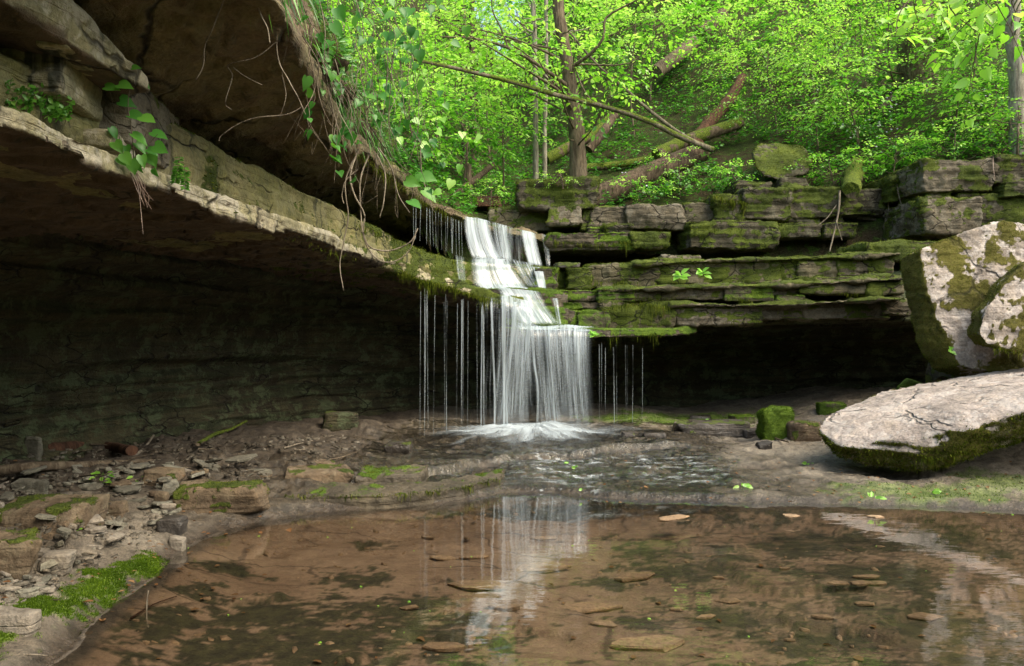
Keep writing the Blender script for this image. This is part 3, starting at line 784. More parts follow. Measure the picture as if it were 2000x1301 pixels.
# x0, y0, x1, y1, depth, thickness, material, moss, label, fuzz
RIGHT = [
    # ledges beside the falls, upper course
    (1040, 522, 1092, 572, 8.45, .5, 'step', .10, 'small mossy wet block right beside the second drop of the falls', 900),
    (1112, 522, 1152, 566, 8.4, .5, 'blockmossy', .25, 'upright bright mossy block second to the right of the white water', 1500),
    (1150, 514, 1284, 562, 8.45, .7, 'blockmossy', -.02, 'brown block with mossy left half between the falls and the long mossy ledge', 2200),
    (1280, 506, 1524, 556, 8.45, .8, 'blockmossy', .12, 'long low mossy block carrying two green seedlings in the middle right ledge', 3800),
    (1512, 502, 1566, 550, 8.47, .7, 'blockmossy', .16, 'squarish mossy block right of the long block with the seedlings', 900),
    (1560, 498, 1644, 549, 8.44, .7, 'blockmossy', .04, 'olive block left of the one with a pale chipped corner', 1200),
    (1640, 491, 1742, 541, 8.40, .7, 'blockbare', .06, 'block with a pale chipped left corner on the upper right ledge', 1100),
    (1292, 497, 1374, 508, 8.75, .5, 'blockbare', -.10, 'thin loose plate lying on top of the long block with the seedlings', 0),
    (1085, 512, 1130, 525, 8.7, .3, 'wet', -.2, 'small wet stone sitting on the step right of the upper falls', 0),
    (1688, 468, 1850, 512, 8.6, .8, 'blockmossy', .22, 'mossy block behind the top left edge of the big leaning boulder', 2200),
    # second course
    (1078, 566, 1186, 588, 8.32, .9, 'step', .02, 'thin wet ledge with a white shining rim just right of the third drop', 900),
    (1172, 563, 1236, 590, 8.25, .7, 'fullmoss', .05, 'rounded bright moss cushion on the thin ledge right of the falls', 1200),
    (1225, 561, 1312, 588, 8.3, .9, 'blockmossy', .04, 'wet mossy plate between the moss cushion and the rough dark plate', 900),
    (1300, 558, 1432, 584, 8.28, .9, 'blockbare', .02, 'rough dark plate under the long block with the seedlings', 900),
    (1418, 556, 1506, 590, 8.22, .8, 'fullmoss', -.10, 'plate with a bright green moss patch running down its face', 1800),
    (1498, 549, 1568, 582, 8.27, .9, 'blockbare', -.02, 'pinkish plate just left of the long pale nosed block', 500),
    (1562, 540, 1710, 575, 8.22, .9, 'blockmossy', .02, 'long block with a pale nose at its left end in the lower ledge', 1600),
    (1700, 535, 1764, 577, 8.2, .9, 'blockmossy', .12, 'mossy end block touching the left side of the leaning boulder', 900),
    (1080, 588, 1200, 606, 8.28, .9, 'step', .0, 'lower thin wet ledge with a shining rim beside the falls', 600),
    (1520, 576, 1570, 596, 8.2, .4, 'fullmoss', .0, 'little moss topped stone wedged under the pinkish plate', 500),
    (1300, 580, 1530, 603, 8.40, .8, 'blockbare', -.15, 'thin dark layer between the rough plate and the grey hanging slab', 0),
    (1560, 572, 1770, 598, 8.42, .8, 'wallblock', -.10, 'dark layer under the long pale nosed block', 0),
    # third course, over the dark hollow
    (1322, 597, 1490, 634, 8.24, .8, 'blockbare', -.12, 'grey slab hanging over the right hand hollow, lowest of the ledge', 500),
    (1488, 594, 1584, 624, 8.34, .8, 'blockbare', -.15, 'short slab right of the grey hanging slab over the hollow', 0),
    (1575, 592, 1738, 622, 8.34, .9, 'blockbare', -.12, 'long grey underside slab over the right end of the hollow', 300),
    (1728, 586, 1790, 617, 8.3, .9, 'blockbare', -.10, 'small underside slab next to the leaning boulder', 0),
    (1128, 606, 1188, 648, 8.12, .6, 'fullmoss', -.04, 'mossy knob between the lower falls and the big mossy lump', 1500),
    (1092, 606, 1134, 645, 8.18, .6, 'step', .10, 'dark wet mossy knob touching the lower falls', 700),
    (1178, 588, 1316, 652, 8.2, .9, 'blockmossy', .20, 'big mossy lump dripping with moss just above the bottom lip', 4200),
    (1034, 566, 1082, 606, 8.22, .5, 'step', .12, 'rounded wet stone splitting the third drop of the falls', 800),
    # boulders and courses of the upper wall
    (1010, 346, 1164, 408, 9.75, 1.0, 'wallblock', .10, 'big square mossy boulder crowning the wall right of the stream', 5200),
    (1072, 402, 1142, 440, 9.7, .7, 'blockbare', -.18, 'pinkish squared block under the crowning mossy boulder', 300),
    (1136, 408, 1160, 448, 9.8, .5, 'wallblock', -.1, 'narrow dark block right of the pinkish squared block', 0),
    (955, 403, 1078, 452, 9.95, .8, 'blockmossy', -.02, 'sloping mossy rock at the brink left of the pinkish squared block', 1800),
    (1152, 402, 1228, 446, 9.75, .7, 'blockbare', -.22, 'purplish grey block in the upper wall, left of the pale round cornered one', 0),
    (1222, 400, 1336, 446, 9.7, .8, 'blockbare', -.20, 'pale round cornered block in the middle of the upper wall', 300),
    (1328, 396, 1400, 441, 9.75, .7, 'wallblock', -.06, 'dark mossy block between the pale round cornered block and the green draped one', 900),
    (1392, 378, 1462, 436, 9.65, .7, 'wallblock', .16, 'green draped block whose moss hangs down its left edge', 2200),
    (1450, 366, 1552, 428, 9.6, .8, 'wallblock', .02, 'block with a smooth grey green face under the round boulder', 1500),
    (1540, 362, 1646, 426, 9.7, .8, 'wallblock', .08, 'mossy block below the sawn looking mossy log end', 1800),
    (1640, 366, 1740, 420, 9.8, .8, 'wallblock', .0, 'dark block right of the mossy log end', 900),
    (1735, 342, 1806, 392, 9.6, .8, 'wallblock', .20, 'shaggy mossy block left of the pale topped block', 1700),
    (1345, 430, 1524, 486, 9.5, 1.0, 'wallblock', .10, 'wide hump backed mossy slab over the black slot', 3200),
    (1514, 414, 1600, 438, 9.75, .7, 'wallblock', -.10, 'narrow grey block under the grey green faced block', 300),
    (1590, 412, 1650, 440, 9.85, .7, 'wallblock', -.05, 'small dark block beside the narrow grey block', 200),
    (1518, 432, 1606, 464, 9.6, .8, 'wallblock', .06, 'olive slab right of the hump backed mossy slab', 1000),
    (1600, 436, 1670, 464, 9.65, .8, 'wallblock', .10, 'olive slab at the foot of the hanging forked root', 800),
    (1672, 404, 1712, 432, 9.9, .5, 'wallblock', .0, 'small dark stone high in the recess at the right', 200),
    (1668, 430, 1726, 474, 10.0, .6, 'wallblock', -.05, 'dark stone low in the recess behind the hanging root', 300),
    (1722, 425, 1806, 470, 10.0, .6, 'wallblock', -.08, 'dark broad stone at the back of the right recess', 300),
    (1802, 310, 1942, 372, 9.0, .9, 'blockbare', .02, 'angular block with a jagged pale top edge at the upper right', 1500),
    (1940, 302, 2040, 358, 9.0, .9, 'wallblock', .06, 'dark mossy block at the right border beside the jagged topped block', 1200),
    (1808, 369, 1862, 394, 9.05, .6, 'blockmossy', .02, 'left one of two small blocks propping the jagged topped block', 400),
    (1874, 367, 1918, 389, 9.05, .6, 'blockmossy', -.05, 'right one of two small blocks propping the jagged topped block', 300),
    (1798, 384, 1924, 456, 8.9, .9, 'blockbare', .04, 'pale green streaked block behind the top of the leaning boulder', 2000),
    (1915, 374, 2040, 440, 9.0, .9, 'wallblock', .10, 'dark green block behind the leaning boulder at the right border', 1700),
    (1966, 352, 2040, 384, 8.9, .7, 'wallblock', .08, 'small mossy block squeezed in at the right border', 500),
    (1148, 442, 1182, 462, 9.6, .4, 'fullmoss', .0, 'tiny moss cushion left of the flat mossy stone above the slot', 500),
    (1178, 436, 1236, 464, 9.4, .5, 'wallblock', .10, 'flat mossy stone lying above the black slot right of the falls', 900),
    (1228, 452, 1306, 484, 9.3, .6, 'wallblock', .16, 'moss capped stone right of the flat mossy stone over the slot', 1200),
    (1070, 455, 1236, 488, 9.35, 1.0, 'step', .06, 'long shaggy lip with hanging moss right of the upper falls', 2600),
    (1434, 352, 1504, 374, 10.0, .5, 'wallblock', -.2, 'dark thin wedge of stone under the round boulder', 0),
    (1528, 346, 1580, 372, 10.0, .5, 'wallblock', .0, 'small stone propping the right side of the round boulder', 300),
    (930, 381, 975, 405, 10.6, .4, 'redwood', None, 'knobbly brown stump beside the stream above the falls', 0),
]
ROCKS = {}
for k_, (x0, y0, x1, y1, d, t, mt_, ms, lab, nf) in enumerate(RIGHT):
    ledge_ = y0 > 488 and x0 > 1100 and d < 8.6
    if ledge_:                                   # the courses step back upwards, with dark undercut layers between
        d += .20 if y1 < 568 else (.32 if 'layer' in lab else 0)
        x0, x1 = x0 - 4, x1 + 4
    w_ = (x1 - x0) * d / F; h_ = (y1 - y0) * d / F
    rr = np.random.default_rng(k_ + 5)
    pts = block_pts(x0, y0, x1, y1, d, t, seed=k_, bev=.18, jit=.03 if ledge_ else .09, yaw=rr.uniform(-.10, .10) * (.3 if ledge_ else 1) * min(1, .5 / w_), tilt=rr.uniform(-.02, .02))
    sh = 'stump' if 'stump' in lab else 'rock'
    o = rock(sh, [('hull', pts)], mt_, lab, sh, group=None, voxel=max(.011, min(.02, h_ / 13)), smooth=2, big=.028 + .06 * h_, bigs=3.8, fine=.009, strata=.020, sfreq=15, seed=100 + k_,
             moss=None if ms is None else ms - .03, up=.34, mscale=3.6, nfuzz=int(nf * 1.2), flen=.020, fwid=.006, fmat='mossbright' if mt_ == 'fullmoss' else 'mossblade')
    ROCKS[lab] = o
for k_, (q, dz, mt_, lab, nf) in enumerate([([(1176, 561, 8.22), (1300, 557, 8.2), (1500, 552, 8.2), (1768, 537, 8.14)], .055, 'blockmossy', 'long thin mossy plate running under the block with the two seedlings', 3200),
                                    ([(1310, 590, 8.16), (1450, 592, 8.16), (1600, 586, 8.16), (1772, 578, 8.12)], .05, 'blockbare', 'long thin bare plate just above the grey hanging slab', 900),
                                    ([(1240, 512, 8.6), (1400, 505, 8.58), (1600, 500, 8.58), (1760, 492, 8.5)], .04, 'blockmossy', 'long thin capping plate on top of the middle right ledge', 2400)]):
    st_ = [(p_[0], p_[1], 0, 1, p_[2] - dz, p_[2]) for p_ in (P(*t_) for t_ in q)]
    o = rock('rock', [loft(stations(st_, 40), lambda r_: [(0, r_[4]), (-.01, (r_[4] + r_[5]) / 2), (.02, r_[5]), (.5, r_[5] + .01), (.5, r_[4])])], mt_, lab, 'rock', voxel=.014, smooth=1, big=.065, bigs=2.4, fine=.009, strata=.020, sfreq=18, seed=500 + k_, moss=.02, up=.3, nfuzz=nf, flen=.018, fwid=.005)
    ROCKS[lab] = o
for key, pts, n, l0, l1 in [
    ('big mossy lump', [P(1180, 604, 8.15), P(1250, 592, 8.15), P(1310, 600, 8.15)], 420, .05, .22), ('long block with a pale nose', [P(1620, 572, 8.2), P(1710, 574, 8.2)], 220, .02, .08),
    ('plate with a bright', [P(1425, 580, 8.2), P(1470, 588, 8.2)], 160, .03, .10), ('long shaggy lip', [P(1080, 470, 9.3), P(1150, 478, 9.3), P(1235, 472, 9.3)], 500, .05, .18),
    ('green draped', [P(1394, 384, 9.6), P(1430, 392, 9.6), P(1460, 396, 9.6)], 420, .06, .26), ('grey slab hanging', [P(1400, 628, 8.2), P(1488, 626, 8.2)], 120, .03, .09),
    ('wide hump', [P(1352, 448, 9.45), P(1420, 446, 9.45), P(1500, 456, 9.45)], 240, .03, .12), ('wet mossy plate', [P(1230, 582, 8.25), P(1310, 584, 8.25)], 220, .04, .16),
    ('brown block with', [P(1152, 550, 8.4), P(1282, 552, 8.4)], 260, .03, .08), ('shaggy mossy block left', [P(1738, 352, 9.55), P(1800, 352, 9.55)], 260, .05, .18),
    ('rough dark plate', [P(1305, 578, 8.25), P(1430, 578, 8.25)], 160, .02, .07)]:
    o = [q for l, q in ROCKS.items() if l.startswith(key)][0]
    drips(o, pts, n, l0, l1, hash(key) % 97 if False else len(key))

# bottom lip and the steps under the falls
LIP = [(-.15, 8.0, 0, 1, 1.05, 1.16), (.2, 7.86, 0, 1, 1.05, 1.16), (.84, 7.86, 0, 1, 1.05, 1.15), (1.2, 8.02, 0, 1, 1.06, 1.15), (1.75, 8.12, 0, 1, 1.07, 1.16), (2.0, 8.3, 0, 1, 1.1, 1.2)]
lip = rock('rock_ledge', [loft(stations(LIP, 30), lambda r_: [(0, r_[4]), (.02, r_[5]), (2.2, r_[5] + .03), (2.2, r_[4] + .02), (.8, r_[4] + .03)])], 'step',
           'thin bottom lip of the falls, its right half fringed with dripping moss', 'ledge', voxel=.016, smooth=2, big=.02, bigs=4, fine=.006, strata=.012, sfreq=16, seed=51, moss=-.12, nfuzz=3000, flen=.018, fwid=.006)
drips(lip, [P(1165, 652, 7.95), P(1230, 654, 8.05), P(1300, 652, 8.1)], 520, .03, .14, 8)
for pts_, z0, z1, lab, sd in [([(-.30, 8.2), (0, 8.12), (.3, 8.16), (.62, 8.3)], 1.32, 1.575, 'wet stone step under the third drop of the falls', 52), ([(-.12, 8.06), (.15, 8.0), (.4, 8.02), (.6, 8.15)], 1.12, 1.37, 'lowest wet stone step above the bottom lip of the falls', 53)]:
    rock('rock_ledge', [loft(stations([(x, y, 0, 1, z0, z1) for x, y in pts_], 20), lambda r_: [(0, r_[4]), (.02, r_[5]), (.9, r_[5] + .03), (.9, r_[4])])], 'step', lab, 'ledge',
         voxel=.016, smooth=2, big=.03, bigs=4, fine=.006, strata=.014, sfreq=16, seed=sd, moss=.0, nfuzz=1200, flen=.018, fwid=.006)

# ------------------------------------------------------------------ big boulders on the right
lf_ = [(1757, 506, 7.22), (1766, 565, 7.16), (1780, 622, 7.1), (1800, 690, 7.02), (1824, 722, 6.98), (1866, 735, 6.95)]
fr_ = [(1796, 487, 7.02), (1850, 462, 7.05), (1900, 445, 7.08), (1945, 432, 7.1), (1990, 431, 7.12), (2050, 500, 7.0), (2080, 620, 6.85), (2080, 720, 6.72), (1940, 727, 6.70), (1872, 715, 6.74), (1836, 640, 6.84), (1808, 560, 6.93)]
bp = [P(*q) for q in lf_] + [P(*q) for q in fr_] + [P(*q) + np.array([.42, .42, -.02]) for q in fr_[:8]] + [P(*q) + np.array([.25, .3, 0]) for q in lf_]
rock('boulder', [('hull', bp)], 'boulder', 'tall white boulder leaning at the right, blotched with olive moss', 'boulder', voxel=.016, smooth=1, big=.035, bigs=2.6, fine=.012, strata=.012, sfreq=7, seed=71,
     moss=.0, mscale=2.6, up=.05, extra=lambda c, n: (.60 * sstep(-.25, -.6, n[:, 0])) + .30 * sstep(1.0, .75, c[:, 2]) - .16 * sstep(.2, .8, fbm(c, 1.4, 2, 90) + .4), nfuzz=22000, flen=.014, fwid=.005)
f2 = [(1910, 652, 6.4), (1922, 605, 6.42), (1955, 560, 6.45), (1998, 515, 6.5), (2070, 500, 6.5), (2080, 690, 6.3), (1992, 690, 6.35), (1925, 672, 6.38)]
bp = [P(*q) for q in f2] + [P(*q) + np.array([.10, .32, .0]) for q in f2]
bo = rock('boulder', [('hull', bp)], 'boulder', 'smaller pale boulder leaning in front of the tall one at the right border', 'boulder', voxel=.014, smooth=1, big=.03, bigs=3, fine=.011, strata=.010, sfreq=8, seed=72,
          moss=-.06, mscale=3.2, up=.05, extra=lambda c, n: .5 * sstep(-.1, -.6, n[:, 0]) + .35 * sstep(-.2, -.7, n[:, 2]), nfuzz=5000, flen=.014, fwid=.005)
drips(bo, [P(1945, 680, 6.36), P(2000, 692, 6.34)], 200, .03, .12, 9)
top = [(1594, 837, 6.1), (1614, 812, 6.3), (1676, 785, 6.5), (1722, 763, 6.6), (1800, 748, 6.62), (1900, 731, 6.64), (2010, 716, 6.66), (2250, 690, 6.6), (1618, 860, 5.9), (1650, 872, 5.72), (1720, 878, 5.58), (1790, 884, 5.45), (1850, 862, 5.36), (1900, 836, 5.3), (2000, 800, 5.22), (2250, 740, 5.0)]
bot = [(1604, 862, 6.05), (1632, 890, 5.86), (1700, 913, 5.68), (1790, 924, 5.5), (1850, 906, 5.42), (1930, 874, 5.36), (2000, 846, 5.3), (2250, 786, 5.1), (1690, 815, 6.4), (1800, 790, 6.5), (2000, 756, 6.55), (2250, 735, 6.5)]
slab = rock('boulder', [('hull', [P(*q) for q in top + bot])], 'slab', 'broad flat pale slab lying at the right edge of the creek, front edge mossy', 'boulder', voxel=.015, smooth=1, big=.026, bigs=2.4, fine=.008, strata=.014, sfreq=16, seed=73,
            moss=-.42, mscale=2.6, up=-.25, extra=lambda c, n: .75 * sstep(.55, .1, n[:, 2]) * sstep(-.9, -.1, n[:, 2] + .3) + .5 * sstep(.5, .15, np.abs(c[:, 0] - 3.25)) * sstep(.18, .0, np.abs(c[:, 1] - 5.42)), nfuzz=14000, flen=.022, fwid=.006)
drips(slab, [P(1800, 900, 5.42), P(1850, 890, 5.38), P(1900, 868, 5.34)], 260, .03, .11, 10)
rock('rock', [('hull', block_pts(1890, 690, 2100, 860, 7.25, .8, 77))], 'wallblock', 'dark rock propping the leaning boulder behind the slab', 'rock', voxel=.03, seed=77, moss=-.1)
rock('rock', [('hull', block_pts(1905, 880, 2100, 936, 6.2, .5, 78))], 'brownrock', 'brown rock in the shade under the raised right end of the slab', 'rock', voxel=.025, seed=78, moss=.0)
rock('rock', [('hull', [P(1752, 756, 7.6), P(1772, 738, 7.6), P(1800, 748, 7.6), P(1800, 775, 7.6), P(1745, 775, 7.6), P(1770, 740, 7.9), P(1800, 770, 7.9)])], 'fullmoss', 'small mossy peak showing just behind the middle of the slab', 'rock', voxel=.012, seed=79, moss=.0)
rock('rock', [('hull', [P(1815, 748, 7.5), P(1838, 732, 7.5), P(1862, 738, 7.5), P(1850, 760, 7.5), P(1820, 768, 7.8), P(1840, 736, 7.8)])], 'brownrock', 'small pale peak just below the leaning boulder', 'rock', voxel=.012, seed=80, moss=-.1)


# ------------------------------------------------------------------ stones lying on the ground
GZ = gz.reshape(ny, nx)
GNY, GNX = ny, nx


def gz1(x, y):
    """height of the creek bed grid at a point"""
    fi = np.interp(y, gy, np.arange(GNY)); u = x / (1.6 + .85 * y)
    fj = np.clip((u + 1) / 2 * (GNX - 1), 0, GNX - 1.001); fi = min(fi, GNY - 1.001)
    i, j = int(fi), int(fj); a, b = fi - i, fj - j
    return float((GZ[i, j] * (1 - b) + GZ[i, j + 1] * b) * (1 - a) + (GZ[i + 1, j] * (1 - b) + GZ[i + 1, j + 1] * b) * a)


def gp(px, py):
    """the point of the ground seen at a pixel"""
    z = .05
    for _ in range(8):
        p = PG(px, py, z); z = gz1(p[0], p[1])
    return PG(px, py, z)


GROUNDED = [
    # x0,y0,x1,y1, depth ratio, mat, moss, label, fuzz, bevel
    (1494, 798, 1554, 866, .8, 'fullmoss', .45, 'upright stump shaped stone wrapped in bright moss left of the pale slab', 6000, .36),
    (1330, 826, 1456, 857, .5, 'wet', -.1, 'long black wet stone with a pale leaf on top, right of the falls', 0, .2),
    (1318, 826, 1344, 847, .8, 'shalepale', None, 'pale upright pebble at the left end of the long black wet stone', 0, .2),
    (1350, 812, 1392, 830, .8, 'wet', -.2, 'grey wet stone behind the long black wet stone', 0, .2),
    (1452, 840, 1490, 860, .8, 'wet', None, 'dark stone between the long black wet stone and the mossy stump stone', 0, .2),
    (1216, 846, 1240, 858, .8, 'wet', None, 'small dark stone in the riffle right of the splash', 0, .2),
    (1260, 846, 1298, 858, .6, 'wet', None, 'flat dark stone right of the small dark stone in the riffle', 0, .2),
    (1482, 864, 1506, 878, .8, 'wet', None, 'small bluish wet pebble in front of the mossy stump stone', 0, .25),
    (1550, 826, 1610, 868, .6, 'brownrock', .05, 'brown angular stone tucked against the left tip of the slab', 800, .2),
    (1552, 828, 1586, 862, .8, 'fullmoss', .1, 'small green stone between the mossy stump stone and the slab', 900, .22),
    (1430, 812, 1476, 836, .7, 'fullmoss', -.05, 'low mossy stone behind and left of the mossy stump stone', 900, .2),
    (1604, 788, 1654, 812, .6, 'fullmoss', .2, 'low bright mossy mound behind the left tip of the slab', 1200, .2),
    (752, 866, 800, 898, .9, 'wet', -.05, 'black squarish stone standing in the shallows left of the falls', 300, .16),
    (545, 924, 672, 962, .7, 'brownrock', -.15, 'flat tan stone on the terrace edge above the pool', 300, .22),
    (600, 902, 650, 926, .8, 'brownrock', -.2, 'small tan stone behind the flat tan stone on the terrace', 0, .2),
    (345, 952, 496, 1006, .55, 'brownrock', .02, 'long brown bank stone with a bright green mossy right end', 2600, .4),
    (-20, 992, 156, 1066, .6, 'brownrock', -.06, 'rounded brown bank rock at the left border with a dusting of moss', 1500, .5),
    (-40, 1052, 40, 1136, .8, 'brownrock', -.08, 'dark brown rock below the rounded bank rock at the left border', 700, .5),
    (284, 922, 342, 960, .8, 'brownrock', -.3, 'reddish brown cube of stone among the shale flakes', 0, .14),
    (306, 1014, 350, 1044, .8, 'wet', None, 'dark chunk at the edge of the water with a pale flake on it', 0, .16),
    (300, 962, 322, 990, .8, 'brownrock', None, 'small brown stone left of the long mossy bank stone', 0, .16),
    (-30, 1200, 56, 1240, .45, 'shalepale', None, 'pale angular slab at the lower left border beside the moss strip', 0, .16),
    (328, 1050, 358, 1077, .7, 'shalepale', None, 'pale oblong stone on wet rock above the right end of the moss strip', 0, .2),
    (72, 1086, 128, 1114, .6, 'shalepale', None, 'largest pale block of the shale heap left of the moss strip', 0, .14),
    (20, 940, 84, 970, .4, 'shale', None, 'grey oblong flagstone lying near the long log at the left', 0, .1),
    (40, 853, 78, 912, .35, 'shale', None, 'mossy grey slab leaning upright against the back wall at the left', 0, .1),
    (180, 985, 236, 1018, .5, 'brownrock', None, 'reddish flake right of the rounded brown bank rock', 0, .1),
    (440, 925, 520, 952, .5, 'brownrock', -.2, 'low brown stone behind the flat tan stone', 0, .2),
    (624, 810, 690, 846, .8, 'wall', -.1, 'dark ragged stone at the foot of the back wall left of the drips', 0, .2),
]
for k_, (x0, y0, x1, y1, tr_, mt_, ms, lab, nf, bv) in enumerate(GROUNDED):
    p = gp((x0 + x1) / 2, y1 - .12 * (y1 - y0)); d = p[1]
    y1b = CY + (CH - p[2] + .03) * F / d
    t = (x1 - x0) * d / F * tr_
    pts = block_pts(x0, y0, x1, max(y1, y1b), d, t, seed=300 + k_, bev=bv * (1.5 if mt_ == 'brownrock' else 1.0 if mt_ == 'fullmoss' else 1.9), jit=.10 if mt_ == 'fullmoss' else .20, yaw=np.random.default_rng(k_).uniform(-.2, .2))
    h_ = (y1 - y0) * d / F
    rock('rock', [('hull', pts)], mt_, lab, 'rock', voxel=max(.007, min(.018, h_ / 12)), smooth=2, big=.12 * h_, bigs=5, fine=.003, strata=.006 if ms is not None else .003, sfreq=22, seed=300 + k_, moss=(ms - .24 if ms < .3 else ms) if ms is not None else -.6,
         up=.35, mscale=5, nfuzz=nf if mt_ == 'fullmoss' else nf // 4, flen=.014, fwid=.004, fmat='mossbright' if mt_ == 'fullmoss' else 'mossblade')

# low terrace slab at the pool edge, fringed with dripping moss
TK = [PG(x, y, .03) for x, y in [(556, 985), (640, 986), (740, 985), (820, 980), (900, 968), (975, 950)]]
tst = [(p[0], p[1], .1, 1, -.02, .085) for p in TK]
ter = rock('rock_ledge', [loft(stations(tst, 30), lambda r_: [(0, r_[4]), (.02, r_[5]), (.35, r_[5] + .02), (.35, r_[4])])], 'step', 'low dark terrace edge fringed with moss at the far left shore of the pool', 'ledge',
           voxel=.012, smooth=2, big=.03, bigs=4, fine=.006, strata=.01, sfreq=20, seed=55, moss=-.72, nfuzz=500, flen=.016, fwid=.004)
drips(ter, [p + np.array([0, 0, .055]) for p in TK], 700, .02, .07, 12, spread=.012)
TK2 = [PG(x, y, .09) for x, y in [(690, 948), (760, 945), (822, 940)]]
rock('rock_ledge', [loft(stations([(p[0], p[1], .1, 1, .0, .15) for p in TK2], 16), lambda r_: [(0, r_[4]), (.03, r_[5]), (.3, r_[5] + .02), (.3, r_[4])])], 'step', 'short mossy hump on the terrace left of the riffle', 'ledge',
     voxel=.012, smooth=2, big=.03, bigs=5, fine=.006, strata=.008, sfreq=20, seed=56, moss=-.40, nfuzz=900, flen=.014, fwid=.004)


# ------------------------------------------------------------------ shale flakes and sunken plates
def flake_me(L, W, T, seed):
    r = np.random.default_rng(seed)
    n = r.integers(5, 8); a = np.sort(r.uniform(0, 2 * math.pi, n))
    a = np.linspace(0, 2 * math.pi, n, endpoint=False) + r.uniform(-.3, .3, n)
    ra = r.uniform(.75, 1.1, n)
    o2 = np.stack([np.cos(a) * ra * L / 2, np.sin(a) * ra * W / 2], 1)
    bm = bmesh.new()
    for z, s in ((-T / 2, .96), (T * .2, 1.0), (T / 2, r.uniform(.8, .95))):
        for q in o2: bm.verts.new((q[0] * s + r.normal(0, .02 * L), q[1] * s, z + r.normal(0, .08 * T)))
    rr = bmesh.ops.convex_hull(bm, input=bm.verts[:])
    junk = [g_ for g_ in set(rr['geom_interior'] + rr['geom_unused']) if isinstance(g_, bmesh.types.BMVert) and g_.is_valid]
    if junk: bmesh.ops.delete(bm, geom=junk, context='VERTS')
    bmesh.ops.subdivide_edges(bm, edges=bm.edges[:], cuts=1, use_grid_fill=True)
    for v_ in bm.verts: v_.co += Vector(r.normal(0, .035, 3) * T)
    me = bpy.data.meshes.new('flake'); bm.to_mesh(me); bm.free()
    return me


def put_flake(name, px, py, Lpx, Wpx, T, mat, lab, cat, group, seed, tilt=.25, rot=None, lift=.0, ground_tilt=True):
    p = gp(px, py); d = p[1]; r = np.random.default_rng(seed)
    me = flake_me(Lpx * d / F, Wpx, T, seed)
    me.materials.append(M[mat])
    o = bpy.data.objects.new(name, me); COL.objects.link(o)
    o.location = (p[0], p[1], p[2] + T * .36 + lift)
    o.rotation_euler = (r.normal(0, tilt), r.normal(0, tilt), r.uniform(0, 6.28) if rot is None else rot)
    return tag(o, lab, cat, group)


rr = np.random.default_rng(17)
HEAP = [(0, 925), (250, 915), (430, 900), (540, 905), (500, 950), (340, 945), (350, 1010), (250, 1060), (150, 1115), (90, 1160), (0, 1180)]
hx = np.array([q[0] for q in HEAP]); hy = np.array([q[1] for q in HEAP])
n_ = 0; tries = 0
while n_ < 230 and tries < 9000:
    tries += 1
    px, py = rr.uniform(-10, 560), rr.uniform(885, 1180)
    s = poly_sdf(np.array([px]), np.array([py]), np.array(HEAP))[0]
    if s > 0 or rr.random() < .25 * (px > 380): continue
    big = rr.random() < .28
    near = sstep(900, 1150, py)
    pale = rr.random() < .12 + .5 * sstep(980, 1080, py)
    L = rr.uniform(40, 82) if big else rr.uniform(16, 42)
    put_flake('shale_flake', px, py, L, L * rr.uniform(.35, .7) * gp(px, py)[1] / F, rr.uniform(.006, .022) * (1.4 if big else 1), 'shalepale' if pale else ('brownrock' if rr.random() < .15 else 'shale'),
              'shale flake strewn among many others on the left bank', 'flake', 'shale flakes strewn over the left bank', 4000 + n_, .22, lift=rr.uniform(0, .02))
    n_ += 1
for k_, (px, py, L, W, lab, rot) in enumerate([
    (736, 0, 0, 0, '', 0)][:0] + [
    (262, 1002, 66, .055, 'long grey flake, topmost of the stacked flakes above the dark chunk', .2), (255, 990, 74, .06, 'flat grey flake under the topmost long one by the bank stone', -.1), (214, 942, 18, .10, 'thin grey flake standing on end among the rubble', 1.4),
    (350, 960, 40, .07, 'pale leaning flake in front of the reddish brown cube', .5), (326, 1004, 36, .04, 'pale finger shaped flake resting on the dark chunk', .7), (186, 1046, 60, .07, 'broad beige flake at the foot of the rubble heap', -.1)]):
    put_flake('shale_flake', px, py, L, W, .02, 'shale' if k_ < 3 else 'shalepale', lab, 'flake', None, 4600 + k_, .15, rot, lift=.02 + .02 * (k_ in (0, 4)))

